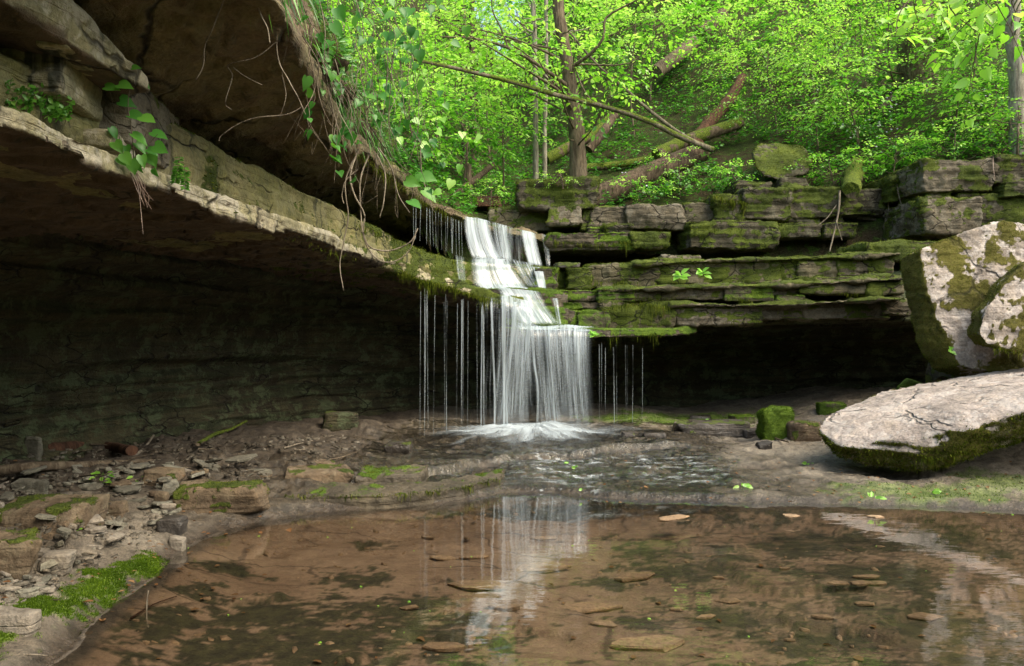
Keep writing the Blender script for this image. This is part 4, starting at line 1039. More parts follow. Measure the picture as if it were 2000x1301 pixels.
SUNK = [(1315, 1014, 66, 'narrow sunken plate near the far shore right of the reflection'), (838, 1052, 34, 'pale kite shaped plate under water left of the reflection'), (926, 1090, 60, 'thin sunken plate left of the reflected falls'),
        (1062, 1054, 62, 'dark edged sunken stone inside the reflected falls'), (1060, 1112, 150, 'large submerged slab across the reflected falls'), (935, 1147, 130, 'long straight sunken strip in front of the large submerged slab'),
        (985, 1190, 90, 'broad squarish sunken slab below the long strip'), (1140, 1192, 150, 'wide sunken slab right of the squarish one'), (1182, 1222, 62, 'small pointed plate in front of the wide sunken slab'),
        (868, 1268, 112, 'pointed tan plate at the bottom centre lying on dark algae'), (1260, 1262, 170, 'big sunken slab at the bottom right of the reflection'), (1628, 1103, 60, 'clear angular tan plate on the dark bed at the right'),
        (1692, 1129, 66, 'oblong plate, upper one of the little cluster at the right'), (1637, 1142, 48, 'forked plate, left one of the little cluster at the right'), (1682, 1142, 48, 'plain plate, middle one of the little cluster at the right'),
        (1714, 1142, 40, 'mottled plate, right one of the little cluster at the right'), (1690, 1182, 40, 'dark tipped plate alone below the little cluster'), (1403, 1131, 24, 'small tan stone alone between reflection and cluster'),
        (1321, 1193, 34, 'squarish tan plate right of the reflected water'), (1424, 1176, 56, 'blurry brown plate right of the squarish one'), (1378, 1208, 44, 'faint narrow plate under the blurry brown plate'),
        (1541, 1253, 26, 'tiny pale stone near the bottom edge at the right'), (1531, 1113, 24, 'tiny oval stone left of the clear angular plate'), (1711, 1012, 38, 'oval plate near the far shore below the slab'),
        (1546, 1010, 44, 'thin plate under the reflection of the mossy stump stone'), (1607, 1208, 48, 'brown plate low at the right among algae'), (1807, 1207, 84, 'long pale plate under the reflected boulder'),
        (798, 1190, 40, 'brown plate half buried in the dark algae at the left'), (862, 1092, 60, 'faint plate left of the thin sunken plate'), (1240, 1130, 90, 'brown plate at the right flank of the reflection')]
for k_, (px, py, L, lab) in enumerate(SUNK):
    p = PG(px, py, -.12)
    put_flake('sunken_stone', px, py, L, L * .55 * p[1] / F * (.9 if L < 100 else .75), .010 if L < 90 else .018, 'sunken', lab, 'stone', None, 5000 + k_, .04, rr.uniform(-.25, .25) + (3.14 if k_ % 2 else 0), lift=.004)

# ------------------------------------------------------------------ logs and sticks on the left bank


def stick(name, keys, r0, r1, mat, lab, cat='stick', group=None, sides=7, rough=.004, seed=0, n=22, moss=None):
    pts = smooth_path(keys, n)
    me = tube_mesh(name, [(pts, np.linspace(r0, r1, n))], sides, rough, seed)
    if moss is not None: mossify(me, moss, 4, .4, seed)
    return tag(add_obj(name, me, M[mat]), lab, cat, group)


def gk(px, py, h=.02): return gp(px, py) + np.array([0, 0, h])


stick('fallen_branch', [gk(-40, 938, .04), gk(60, 928, .05), gk(160, 924, .05), gk(300, 914, .04)], .034, .024, 'bark', 'long grey brown log lying along the foot of the left wall', 'log', sides=10, rough=.008, seed=1)
stick('rotten_log', [gk(70, 900, .07), gk(130, 896, .08), gk(200, 893, .08), gk(258, 896, .06)], .05, .036, 'redwood', 'short crumbling red log just behind the long grey log', 'log', sides=12, rough=.03, seed=2)
stick('fallen_branch', [gk(388, 888, .08), P(420, 848, 6.6), P(452, 838, 6.9), P(482, 822, 7.2)], .018, .012, 'logmoss', 'mossy yellow branch propped against the dark back wall', 'stick', seed=3, moss=.2)
for k_, (keys, r_, mt_, lab) in enumerate([
    ([(255, 898), (280, 880), (300, 858)], .012, 'twig', 'crooked pale root stub rising at the end of the red log'),
    ([(350, 882), (372, 870), (384, 876)], .006, 'twig', 'short forked grey twig on the shale below the back wall'),
    ([(400, 945), (430, 935), (446, 918)], .010, 'twig', 'curved grey stick poking up left of the terrace'),
    ([(342, 944), (390, 942), (428, 946)], .012, 'barkdark', 'black wet stick lying behind the long mossy bank stone'),
    ([(312, 990), (330, 976), (322, 960)], .004, 'twig', 'thin pale forked twig beside the long mossy bank stone'),
    ([(310, 990), (335, 984), (350, 968)], .004, 'twig', 'second thin pale twig crossing the forked one'),
    ([(160, 1082), (200, 1062), (270, 1054)], .005, 'twig', 'long pale twig on the dirt above the moss strip'),
    ([(130, 1078), (190, 1086), (236, 1070)], .005, 'twig', 'bent pale twig under the long pale one'),
    ([(0, 1168), (50, 1176), (118, 1178)], .003, 'barkdark', 'thin dark twig beside the lower end of the moss strip'),
    ([(255, 1214), (300, 1186), (345, 1170)], .003, 'redwood', 'thin red twig floating at the left shore of the pool'),
    ([(46, 1286), (70, 1286), (92, 1288)], .003, 'twig', 'tiny pale twig at the lower left corner'),
    ([(1620, 926), (1660, 930), (1700, 928)], .003, 'twig', 'thin pale twig on the bedrock in front of the slab'),
    ([(1497, 838), (1510, 856), (1540, 866)], .009, 'barkdark', 'dark root lying at the foot of the mossy stump stone'),
    ([(190, 1050), (170, 1070), (120, 1074)], .004, 'twig', 'short twig in the pale shale heap'),
    ([(540, 935), (500, 946), (470, 944)], .006, 'barkdark', 'dark stick beside the flat tan stone'),
]):
    stick('stick', [gk(x, y, .012 + .02 * (j == 2) * (k_ in (0, 1, 2, 4))) for j, (x, y) in enumerate(keys)], r_ * 1.2, r_ * .7, mt_, lab, 'twig', sides=6, rough=.002, seed=20 + k_, n=14)
rt = np.random.default_rng(88)
for k_ in range(26):
    x, y = rt.uniform(60, 620), rt.uniform(868, 960); L_ = rt.uniform(25, 90); a_ = rt.normal(0, .35)
    if y > 955 - .12 * (x - 300): y -= 40
    stick('stick', [gk(x, y, .02), gk(x + L_ * .5 * math.cos(a_), y - L_ * .5 * math.sin(a_) * .4 + rt.normal(0, 2), .03), gk(x + L_ * math.cos(a_), y - L_ * math.sin(a_) * .4, .02 + .04 * rt.random())], rt.uniform(.003, .009), .002, rt.choice(['twig', 'barkdark', 'vine', 'bark']), 'dead twig lying among the rubble at the foot of the back wall', 'twig', 'dead twigs in the rubble', 5, .002, 300 + k_, 12)
c = PG(286, 1190, .0)
stick('reed_stalk', [c + np.array([0, 0, -.04]), c + np.array([.002, 0, .03]), c + np.array([.008, 0, .075])], .003, .003, 'twig', 'pale stalk standing upright in the water at the left shore', 'stalk', sides=6, rough=0, n=8)

# ------------------------------------------------------------------ falling water
g = G('falling_water')
su, sv, ed, den = g.attr('su'), g.attr('sv'), g.attr('edge'), g.attr('dens')
vec = g.n('ShaderNodeCombineXYZ', {0: g.math('MULTIPLY', su, 42), 1: g.math('MULTIPLY', sv, 1.2), 2: g.attr('sid')}).outputs[0]
vec2 = g.n('ShaderNodeCombineXYZ', {0: g.math('MULTIPLY', su, 110), 1: g.math('MULTIPLY', sv, 2.6), 2: g.attr('sid')}).outputs[0]
vec3 = g.n('ShaderNodeCombineXYZ', {0: g.math('MULTIPLY', su, 9), 1: g.math('MULTIPLY', sv, .7), 2: g.attr('sid')}).outputs[0]
nn = g.math('ADD', g.math('MULTIPLY', g.noise(1, 4, .6, vec=vec), .45), g.math('ADD', g.math('MULTIPLY', g.noise(1, 3, .6, vec=vec2), .35), g.math('MULTIPLY', g.noise(1, 2, .5, vec=vec3), .30)))
al = g.step(g.math('ADD', nn, g.math('MULTIPLY', g.math('SUBTRACT', den, .5), .8)), .34, .86)
al = g.math('MULTIPLY', al, ed)
al = g.math('MULTIPLY', al, .93)
df = g.n('ShaderNodeBsdfDiffuse', {'Color': (.70, .80, .87, 1)}).outputs[0]
tl = g.n('ShaderNodeBsdfTranslucent', {'Color': (.70, .80, .87, 1)}).outputs[0]
ws = g.n('ShaderNodeMixShader', {0: .35, 1: df, 2: tl}).outputs[0]
gl = g.n('ShaderNodeBsdfGlossy', {'Color': (1, 1, 1, 1), 'Roughness': .25}).outputs[0]
ws = g.n('ShaderNodeMixShader', {0: .1, 1: ws, 2: gl}).outputs[0]
tp = g.n('ShaderNodeBsdfTransparent').outputs[0]
M['fall'] = g.done(g.n('ShaderNodeMixShader', {0: al, 1: tp, 2: ws}).outputs[0])
g = G('thin_water_thread')
tp = g.n('ShaderNodeBsdfTransparent').outputs[0]
df = g.n('ShaderNodeBsdfDiffuse', {'Color': (.55, .62, .66, 1)}).outputs[0]
tl = g.n('ShaderNodeBsdfTranslucent', {'Color': (.55, .62, .66, 1)}).outputs[0]
ws = g.n('ShaderNodeMixShader', {0: .4, 1: df, 2: tl}).outputs[0]
tv = g.scalev(g.pos, (9, 9, 1.1))
M['thread'] = g.done(g.n('ShaderNodeMixShader', {0: g.step(g.noise(1, 3, .6, vec=tv), .34, .68, .02, .42), 1: tp, 2: ws}).outputs[0])

wf_ = empty('waterfall', P(1060, 850, 7.7), 'white silky waterfall stepping down four rock ledges into the pool', 'waterfall')
SID = [0]


def sheet(name, rows, nu=60, nv=40, dens=.5, edge=.12, fade0=.05, fade1=.08, wob=.012, dens1=None):
    """rows of pixel points (x, y, depth) from the brink down"""
    R_ = [lin_path([P(*q) for q in row], nu) for row in rows]
    cols = np.stack([smooth_path([R_[i][j] for i in range(len(R_))], nv) for j in range(nu)], 1)    # nv,nu,3
    seg = np.linalg.norm(np.diff(cols, axis=0), axis=2); svv = np.concatenate([np.zeros((1, nu)), np.cumsum(seg, 0)])
    wid = np.linalg.norm(R_[0][-1] - R_[0][0])
    u = np.linspace(0, 1, nu)[None, :].repeat(nv, 0); vv = np.linspace(0, 1, nv)[:, None].repeat(nu, 1)
    SID[0] += 7.3
    q = np.stack([u * wid * 9, vv * 1.2, np.full_like(u, SID[0])], -1).reshape(-1, 3)
    off = fbm(q, 1, 3, 5).reshape(nv, nu) * wob * np.clip(vv * 4, .2, 1)
    cols[:, :, 1] -= off
    ev = sstep(0, edge, u) * sstep(1, 1 - edge, u) if edge > 0 else np.ones_like(u)
    if fade0: ev = ev * sstep(0, fade0, vv)
    if fade1: ev = ev * (1 - .85 * sstep(1 - fade1, 1, vv))
    dn = dens + (0 if dens1 is None else (dens1 - dens) * vv)
    k = np.arange(nv - 1)[:, None] * nu + np.arange(nu - 1)[None, :]
    me = mk_mesh(name, cols.reshape(-1, 3), np.stack([k, k + 1, k + nu + 1, k + nu], -1).reshape(-1, 4), None,
                 {'su': (u * wid).ravel(), 'sv': svv.ravel(), 'edge': ev.ravel(), 'dens': (dn * np.ones_like(u)).ravel(), 'sid': np.full(nu * nv, SID[0])})
    return add_obj(name, me, M['fall'], parent=wf_)


def row(pts): return pts
# upper drop: two white tongues and the thin curtain between them
sheet('water_curtain', [[(906, 418, 8.85), (958, 432, 9.1)], [(905, 423, 8.55), (957, 437, 8.83)], [(906, 450, 8.46), (962, 460, 8.74)], [(912, 480, 8.44), (972, 488, 8.70)], [(920, 504, 8.42), (984, 508, 8.66)]], dens=.62, edge=.16)
sheet('water_curtain', [[(950, 430, 9.05), (978, 437, 9.2)], [(950, 435, 8.78), (978, 442, 8.92)], [(954, 465, 8.70), (982, 470, 8.84)], [(966, 506, 8.64), (990, 510, 8.76)]], dens=.40, edge=.3, nu=30)
sheet('water_curtain', [[(972, 436, 9.2), (994, 442, 9.3)], [(971, 441, 8.9), (993, 447, 9.02)], [(975, 475, 8.82), (997, 480, 8.94)], [(980, 508, 8.78), (1002, 512, 8.88)]], dens=.58, edge=.25, nu=30)
sheet('water_curtain', [[(985, 440, 9.3), (1024, 450, 9.5)], [(985, 447, 9.05), (1024, 454, 9.25)], [(986, 480, 8.95), (1024, 486, 9.2)], [(990, 510, 8.9), (1024, 516, 9.12)]], dens=.36, edge=.2, nu=40)
sheet('water_curtain', [[(1016, 448, 9.5), (1048, 455, 9.6)], [(1016, 453, 9.2), (1048, 460, 9.35)], [(1022, 485, 9.14), (1054, 490, 9.28)], [(1030, 518, 9.05), (1062, 522, 9.2)]], dens=.62, edge=.25, nu=40)
sheet('water_curtain', [[(1056, 456, 9.65), (1072, 460, 9.7)], [(1056, 462, 9.4), (1072, 464, 9.45)], [(1062, 490, 9.35), (1074, 492, 9.4)], [(1066, 520, 9.3), (1076, 522, 9.3)]], dens=.45, edge=.25, nu=24)
# second drop over the mossy tier
sheet('water_curtain', [[(922, 500, 8.8), (1000, 506, 8.9)], [(918, 508, 8.38), (1004, 514, 8.52)], [(919, 530, 8.32), (1012, 532, 8.46)], [(922, 552, 8.28), (1030, 556, 8.40)], [(930, 566, 8.2), (1040, 572, 8.25)]], dens=.62, edge=.2)
sheet('water_curtain', [[(996, 505, 8.9), (1044, 516, 9.0)], [(1000, 514, 8.5), (1046, 522, 8.62)], [(1012, 536, 8.42), (1052, 540, 8.55)], [(1030, 560, 8.34), (1062, 564, 8.42)]], dens=.42, edge=.15, nu=40)
sheet('water_curtain', [[(1032, 516, 9.05), (1058, 520, 9.05)], [(1040, 525, 8.5), (1062, 528, 8.5)], [(1046, 548, 8.38), (1066, 550, 8.38)], [(1052, 572, 8.3), (1070, 574, 8.3)]], dens=.6, edge=.2, nu=30)
sheet('water_curtain', [[(886, 496, 8.5), (908, 502, 8.5)], [(888, 503, 8.12), (908, 508, 8.22)], [(890, 524, 8.05), (910, 528, 8.15)], [(894, 548, 8.0), (912, 552, 8.1)]], dens=.38, edge=.25, nu=24)
# third drop, slanting to the right
sheet('water_curtain', [[(955, 553, 8.4), (1056, 564, 8.45)], [(968, 564, 8.05), (1058, 573, 8.08)], [(985, 588, 7.98), (1066, 590, 8.0)], [(1000, 612, 7.95), (1080, 612, 7.97)], [(1012, 634, 7.92), (1096, 634, 7.93)]], dens=.62, edge=.2)
sheet('water_curtain', [[(1076, 578, 8.3), (1090, 580, 8.3)], [(1080, 592, 8.1), (1092, 593, 8.1)], [(1084, 612, 8.05), (1094, 612, 8.05)], [(1088, 636, 8.0), (1098, 636, 8.0)]], dens=.5, edge=.25, nu=20)
sheet('water_curtain', [[(1000, 630, 8.2), (1165, 634, 8.3)], [(1004, 637, 7.95), (1162, 641, 8.0)], [(1010, 643, 7.82), (1158, 646, 7.84)]], dens=.62, edge=.08, fade1=0, nv=12)
# last free drop
sheet('water_curtain', [[(1026, 628, 8.05), (1060, 636, 8.07), (1110, 633, 8.08), (1164, 640, 8.1)], [(1028, 640, 7.82), (1062, 645, 7.83), (1105, 641, 7.83), (1160, 646, 7.84)], [(1031, 668, 7.74), (1158, 672, 7.76)], [(1038, 745, 7.70), (1160, 748, 7.72)], [(1046, 842, 7.66), (1166, 838, 7.68)]], nu=110, nv=60, dens=.56, edge=.2, dens1=.42)
sheet('water_curtain', [[(1062, 636, 8.1), (1156, 640, 8.13)], [(1064, 645, 7.86), (1154, 646, 7.87)], [(1066, 676, 7.80), (1154, 678, 7.81)], [(1070, 760, 7.75), (1156, 762, 7.76)], [(1072, 840, 7.72), (1160, 838, 7.73)]], nu=80, nv=50, dens=.40, edge=.3, dens1=.32)
sheet('water_curtain', [[(1040, 636, 8.1), (1150, 640, 8.15)], [(1040, 643, 7.90), (1148, 646, 7.92)], [(1044, 680, 7.84), (1150, 680, 7.86)], [(1052, 840, 7.78), (1156, 836, 7.8)]], nu=90, nv=50, dens=.42, edge=.15, dens1=.30)
sheet('water_curtain', [[(1000, 628, 8.05), (1040, 632, 8.05)], [(1002, 638, 7.84), (1042, 641, 7.85)], [(1000, 700, 7.76), (1046, 705, 7.77)], [(996, 840, 7.70), (1060, 842, 7.70)]], nu=50, nv=40, dens=.46, edge=.25, dens1=.36)
sheet('water_curtain', [[(974, 566, 8.05), (1040, 590, 8.05)], [(974, 582, 7.80), (1044, 602, 7.83)], [(974, 620, 7.74), (1046, 632, 7.76)], [(966, 720, 7.70), (1040, 730, 7.7)], [(955, 844, 7.66), (1036, 844, 7.66)]], nu=60, nv=50, dens=.62, edge=.18, dens1=.42)
sheet('water_curtain', [[(930, 566, 8.0), (978, 580, 8.0)], [(930, 584, 7.74), (980, 594, 7.80)], [(932, 640, 7.70), (978, 646, 7.74)], [(934, 850, 7.62), (968, 850, 7.64)]], nu=40, nv=40, dens=.36, edge=.3, dens1=.28)
for x0, x1, yt, xb, w0, w1, dn in [(984, 1000, 584, 984, 14, 6, .62), (960, 0, 590, 966, 7, 5, .55), (942, 0, 586, 940, 5, 4, .55), (1006, 0, 596, 990, 14, 7, .55), (1018, 0, 640, 1022, 8, 4, .4), (1040, 0, 643, 1050, 9, 6, .5)]:
    sheet('water_strand', [[(x0 - w0 / 2, yt - 6, 7.95), (x0 + w0 / 2, yt - 6, 7.95)], [(x0 - w0 / 2, yt, 7.76), (x0 + w0 / 2, yt, 7.76)], [(x0 * .7 + xb * .3 - w0 * .4, yt + 60, 7.71), (x0 * .7 + xb * .3 + w0 * .4, yt + 60, 7.71)],
                           [(xb - w1 / 2, 760, 7.67), (xb + w1 / 2, 760, 7.67)], [(xb - w1 / 2, 846, 7.62), (xb + w1 / 2, 846, 7.62)]], nu=10, nv=40, dens=dn, edge=.35, wob=.004)


def thread(x, y0, d0, y1, d1, rad, bend=0.0, name='water_thread'):
    a, b = P(x, y0, d0), P(x + bend, y1, d1)
    t = np.linspace(0, 1, 12)[:, None]
    pts = a + (b - a) * t; pts[:, 1] += .03 * (1 - t[:, 0]) ** 2
    r_ = rad * .75 * (1.2 - .5 * t[:, 0])
    return add_obj(name, tube_mesh(name, [(pts, r_)], 5), M['thread'], parent=wf_)


for x in [808, 813, 820, 832, 838, 845, 850, 856, 862, 869, 874, 879, 885, 890, 896, 902]:                   # upper lip, left of the white tongues
    d = float(np.interp(x, [800, 830, 905], [7.2, 7.62, 8.5]))
    yt = float(np.interp(x, [800, 830, 905], [378, 400, 430])); yb = float(np.interp(x, [800, 860, 905], [462, 488, 502]))
    thread(x + rr.uniform(-2, 2), yt + 4, d - .02, yb, d - .06, rr.choice([.003, .004, .006]), rr.uniform(-2, 3))
for x in [821, 829, 832, 834, 849, 867, 870, 873, 893, 902, 905, 914, 931, 944, 975]:        # off the mossy left ledge
    d = float(np.interp(x, [820, 880, 985], [7.4, 7.55, 7.8]))
    yt = float(np.interp(x, [820, 880, 985], [560, 575, 600])) + rr.uniform(0, 18)
    thread(x, yt, d, rr.uniform(836, 862), d - .12, .009 if x in (902, 944) else rr.choice([.0022, .003, .004]), rr.uniform(-3, 3))
for x in [1171, 1176, 1183, 1199, 1204, 1222, 1226, 1237, 1256]:        # off the bottom lip at the right
    d = float(np.interp(x, [1160, 1310], [7.9, 8.05]))
    thread(x, 668 + rr.uniform(0, 12), d, rr.uniform(820, 834), d - .08, .006 if x in (1199,) else rr.choice([.002, .0026, .0035]), rr.uniform(-2, 2))

# foam where the fall lands: soft low sheet over the ground
fx, fy = np.meshgrid(np.linspace(-.9, 1.5, 120), np.linspace(6.35, 8.1, 90))
fz, _ = ground(fx.ravel(), fy.ravel(), .4)
c0 = np.array([.20, 7.6])
a_ = np.arctan2(fx.ravel() - .25, 7.75 - fy.ravel()); rad_ = np.hypot((fx.ravel() - .22) / .92, (fy.ravel() - 7.50) / .62)
nfo = fbm(np.stack([a_ * 5, rad_ * .8, 0 * a_], 1), 1, 3, 44)
foam = sstep(1.25, .35, rad_ + .5 * nfo)
arm = np.clip(1 - np.abs((fy.ravel() - 7.4) - (fx.ravel() + .05) * 1.25) / .10, 0, 1) * sstep(-.62, -.45, fx.ravel()) * sstep(.2, -.1, fx.ravel())
foam = np.clip(np.maximum(foam, .7 * arm), 0, 1)
fh = .012 + .035 * sstep(1.0, .1, rad_) * (1 + 1.2 * nfo)
kk = np.arange(89)[:, None] * 120 + np.arange(119)[None, :]
fm = mk_mesh('splash', np.stack([fx.ravel(), fy.ravel(), fz + fh], 1), np.stack([kk, kk + 1, kk + 121, kk + 120], -1).reshape(-1, 4), None,
             {'su': a_ * .35 + .1 * nfo, 'sv': rad_ * .9, 'edge': foam * .85, 'dens': .34 + .30 * foam, 'sid': np.full(len(a_), 91.0)})
add_obj('splash', fm, M['fall'], parent=wf_)

# thin film of water running over the bedrock shelf
sx, sy_ = np.meshgrid(np.linspace(-2.4, 3.4, 260), np.linspace(4.85, 8.3, 190))
sz, ss = ground(sx.ravel(), sy_.ravel(), .5)
p3 = np.stack([sx.ravel(), sy_.ravel(), 0 * sz], 1)
film = sz + .004 + .007 * fbm(p3, 1.6, 3, 66)
film = np.where(ss < .02, np.minimum(film, -.01), film)
film -= .05 * sstep(1.2, 2.9, sx.ravel() - .2 * (sy_.ravel() - 5)) + .05 * sstep(-1.0, -2.0, sx.ravel())
foam_sheen = np.zeros(len(film))  # white water patches, with the sheen of the sky painted in
for px, py, rx_, ry_, am in [(1110, 905, 130, 22, .75), (1250, 900, 160, 16, .6), (1080, 945, 90, 18, .7), (1320, 925, 170, 14, .5), (1180, 965, 200, 9, .5), (920, 925, 130, 10, .12), (1420, 905, 120, 10, .35), (640, 1002, 120, 8, .2), (870, 975, 90, 8, .2)]:
    c = PG(px, py, .07); a = rx_ * c[1] / F; b = abs(PG(px, py - ry_, .07)[1] - PG(px, py + ry_, .07)[1]) / 2
    foam_sheen = np.maximum(foam_sheen, min(1, am * 1.35) * sstep(1.3, .4, np.sqrt(((sx.ravel() - c[0]) / a) ** 2 + ((sy_.ravel() - c[1]) / b) ** 2)))
kk = np.arange(189)[:, None] * 260 + np.arange(259)[None, :]
g = G('running_water')
wv = g.scalev(g.pos, (3.2, 1.2, 1))
nor = g.bump(g.math('ADD', g.noise(9, 3, .6, vec=wv), g.math('MULTIPLY', g.noise(34, 3, .6), .45)), .55, .04)
fr = g.n('ShaderNodeFresnel', {'IOR': 1.33, 'Normal': nor}).outputs[0]
tr = g.n('ShaderNodeBsdfTransparent', {'Color': (.85, .85, .8, 1)}).outputs[0]
gl = g.n('ShaderNodeBsdfGlossy', {'Color': (1, 1, 1, 1), 'Roughness': .16, 'Normal': nor}).outputs[0]
base_ = g.n('ShaderNodeMixShader', {0: g.math('MULTIPLY', fr, 1.2, True), 1: tr, 2: gl}).outputs[0]
fv = g.scalev(g.pos, (4, 13, 9))
fn = g.math('ADD', g.math('MULTIPLY', g.noise(1.3, 5, .62, vec=fv), .65), g.math('MULTIPLY', g.noise(5.5, 3, .6, vec=fv), .35))
fo = g.math('MULTIPLY', g.step(fn, .50, .72), g.math('MULTIPLY', g.attr('foam'), .85))  # foam and painted sky sheen share these white patches
wd = g.n('ShaderNodeBsdfDiffuse', {'Color': (.72, .78, .82, 1)}).outputs[0]
M['film'] = g.done(g.n('ShaderNodeMixShader', {0: fo, 1: base_, 2: wd}).outputs[0])
tag(add_obj('shallow_stream', mk_mesh('shallow_stream', np.stack([sx.ravel(), sy_.ravel(), film], 1), np.stack([kk, kk + 1, kk + 261, kk + 260], -1).reshape(-1, 4), None, {'foam': foam_sheen}), M['film'], origin=(0, 6.5, 0)),
    'thin film of water running from the falls over the bedrock', kind='structure')
# small spill over the shelf into the pool, below the falls
sheet('water_curtain', [[(1040, 893, 6.75), (1200, 885, 6.85)], [(1040, 900, 6.5), (1200, 892, 6.6)], [(1030, 922, 6.2), (1210, 915, 6.25)], [(1020, 950, 5.6), (1150, 948, 5.6)]], dens=.33, edge=.25, nu=60, wob=.004)
# ------------------------------------------------------------------ wooded hillside
def hill(x, y):
    x = np.asarray(x, float); y = np.asarray(y, float)
    zf = np.interp(x, [-6, -1.8, -1.1, -.6, .2, .8, 1.3, 4, 6, 12], [2.9, 2.75, 2.5, 2.36, 2.3, 2.45, 2.7, 2.95, 3.12, 3.6])
    yf = np.interp(x, [-6, -2.2, -1.4, -.6, .2, 1.3, 4.5, 6, 12], [5, 7.0, 8.0, 9.3, 10.1, 10.5, 10.3, 9.5, 8])
    sl = np.interp(x, [-10, -3, -.5, 1.2, 4, 9], [.42, .36, .30, .42, .60, .62])
    u = y - yf
    p = np.stack([x, y, 0 * x], 1)
    z = zf + sl * np.clip(u, 0, None) + .004 * np.clip(u - 3, 0, 30) ** 2
    z += (.16 * fbm(p, .5, 4, 51) + .05 * fbm(p, 2.4, 3, 52)) * sstep(0, 1.2, u)
    return np.where(u < 0, np.where(x < -1.3, zf, zf + 1.6 * u), z)


def hz(x, y): return float(hill(np.array([x]), np.array([y]))[0])


def hp(px, py, dmin=8.5):
    """where the line of sight through a pixel meets the hillside"""
    d = np.linspace(dmin, 60, 900)
    x = (px - CX) * d / F; z = CH - (py - CY) * d / F
    h = hill(x, d); i = np.argmax(h > z)
    return np.array([x[i], d[i], h[i]])


nx, ny = 330, 300
YY = np.concatenate([np.linspace(4.8, 16, 190), np.geomspace(16.1, 75, 110)])
XX = np.linspace(-1, 1, nx)[None, :] * (6 + YY[:, None] * .95) + .6
YYg = np.repeat(YY[:, None], nx, 1)
hv = np.stack([XX.ravel(), YYg.ravel(), hill(XX.ravel(), YYg.ravel())], 1)
k = np.arange(ny - 1)[:, None] * nx + np.arange(nx - 1)[None, :]
g = G('forest_floor')
n1 = g.noise(1.3, 6, .6); n2 = g.noise(9, 5, .65); n3 = g.noise(45, 4, .65)
col = g.mix(g.step(n1, .4, .6), (.062, .047, .028), (.042, .056, .018))
col = g.mix(g.step(n2, .50, .64), col, (.06, .11, .018))
col = g.mix(.8, col, g.ramp(n3, [(.3, (.4, .4, .4)), (.52, (1, 1, 1)), (.75, (1.7, 1.6, 1.4))]), 'MULTIPLY')
M['floor'] = g.done(g.bsdf(col, .95, g.bump(g.math('ADD', n2, n3), .9, .06), .1))
q_ = np.stack([k, k + 1, k + nx + 1, k + nx], -1).reshape(-1, 4)
cx_ = hv[q_].mean(1)
keep = ~((cx_[:, 0] > -1.55) & (cx_[:, 1] < np.interp(cx_[:, 0], [-1.55, -.6, .2, 1.3, 12], [7.8, 9.0, 9.8, 10.2, 7.8])))
tag(add_obj('hillside', mk_mesh('hillside', hv, q_[keep]), M['floor'], origin=(0, 15, 3)), 'steep green wooded hillside behind the falls', kind='structure')

# unseen valley sides behind and right of the camera, added to block low skylight
vx = np.linspace(-34, 44, 150); vy = np.linspace(-34, 9.5, 90)
VX, VY = np.meshgrid(vx, vy); q3 = np.stack([VX.ravel(), VY.ravel(), 0 * VX.ravel()], 1)
vz = -.25 + np.maximum(np.maximum(.65 * np.clip(VX - 8.6, 0, 14), .50 * np.clip(-VY - 6.5, 0, 16)), .9 * np.clip(-VX - 5.2, 0, 14) * (VY < .6) + 3.2 * (VY >= .6) * (VX < -9.5)).ravel()
vz += .5 * fbm(q3, .3, 4, 71) * sstep(.2, 2, vz)
kv = np.arange(89)[:, None] * 150 + np.arange(149)[None, :]
tag(add_obj('unseen_valley_sides', mk_mesh('unseen_valley_sides', np.stack([VX.ravel(), VY.ravel(), vz], 1), np.stack([kv, kv + 1, kv + 151, kv + 150], -1).reshape(-1, 4)), M['floor'], origin=(0, -5, 0)), 'unseen valley sides around the pool, added to block low sky light', kind='structure')

# ------------------------------------------------------------------ leaves
KITE = (np.array([(0, 0, 0), (.42, .30, .07), (1, 0, -.06), (.42, -.30, .07)]), [(0, 2, 1), (0, 3, 2)])
OVAL = (np.array([(0, 0, 0), (.2, .24, .05), (.6, .27, .05), (1, 0, -.08), (.6, -.27, .05), (.2, -.24, .05)]), [(0, 3, 2), (0, 2, 1), (0, 4, 3), (0, 5, 4)])
HEART = (np.array([(0, 0, 0), (-.10, .20, .05), (.05, .40, .10), (.32, .44, .09), (.62, .30, .02), (.86, .11, -.08), (1.03, 0, -.16), (.5, 0, -.03),
                   (-.10, -.20, .05), (.05, -.40, .10), (.32, -.44, .09), (.62, -.30, .02), (.86, -.11, -.08)]),
         [(0, 2, 1), (0, 3, 2), (0, 7, 3), (7, 4, 3), (7, 5, 4), (7, 6, 5), (0, 8, 9), (0, 9, 10), (0, 10, 7), (7, 10, 11), (7, 11, 12), (7, 12, 6)])


def norm(a): return a / (np.linalg.norm(a, axis=-1, keepdims=True) + 1e-9)


def leaves(name, pos, dirv, nrm, size, tmpl=KITE, seed=0, rnd=None, widths=1.0):
    T, tri = tmpl; n = len(pos); r = np.random.default_rng(seed)
    x = norm(dirv); y = norm(np.cross(nrm, x)); z = np.cross(x, y)
    s = np.broadcast_to(size, (n,))[:, None, None]
    w = (np.broadcast_to(widths, (n,)) * r.uniform(.85, 1.15, n))[:, None, None]
    v = pos[:, None, :] + s * (T[None, :, 0:1] * x[:, None, :] + T[None, :, 1:2] * w * y[:, None, :] + T[None, :, 2:3] * r.uniform(.4, 2.2, n)[:, None, None] * z[:, None, :])
    k = (np.arange(n) * len(T))[:, None, None]
    t = (k + np.array(tri)[None]).reshape(-1, 3)
    if rnd is None: rnd = np.clip(r.normal(.5, .2, n), 0, 1)
    return mk_mesh(name, v.reshape(-1, 3), None, t, {'rnd': np.repeat(rnd, len(T))}, smooth=False)


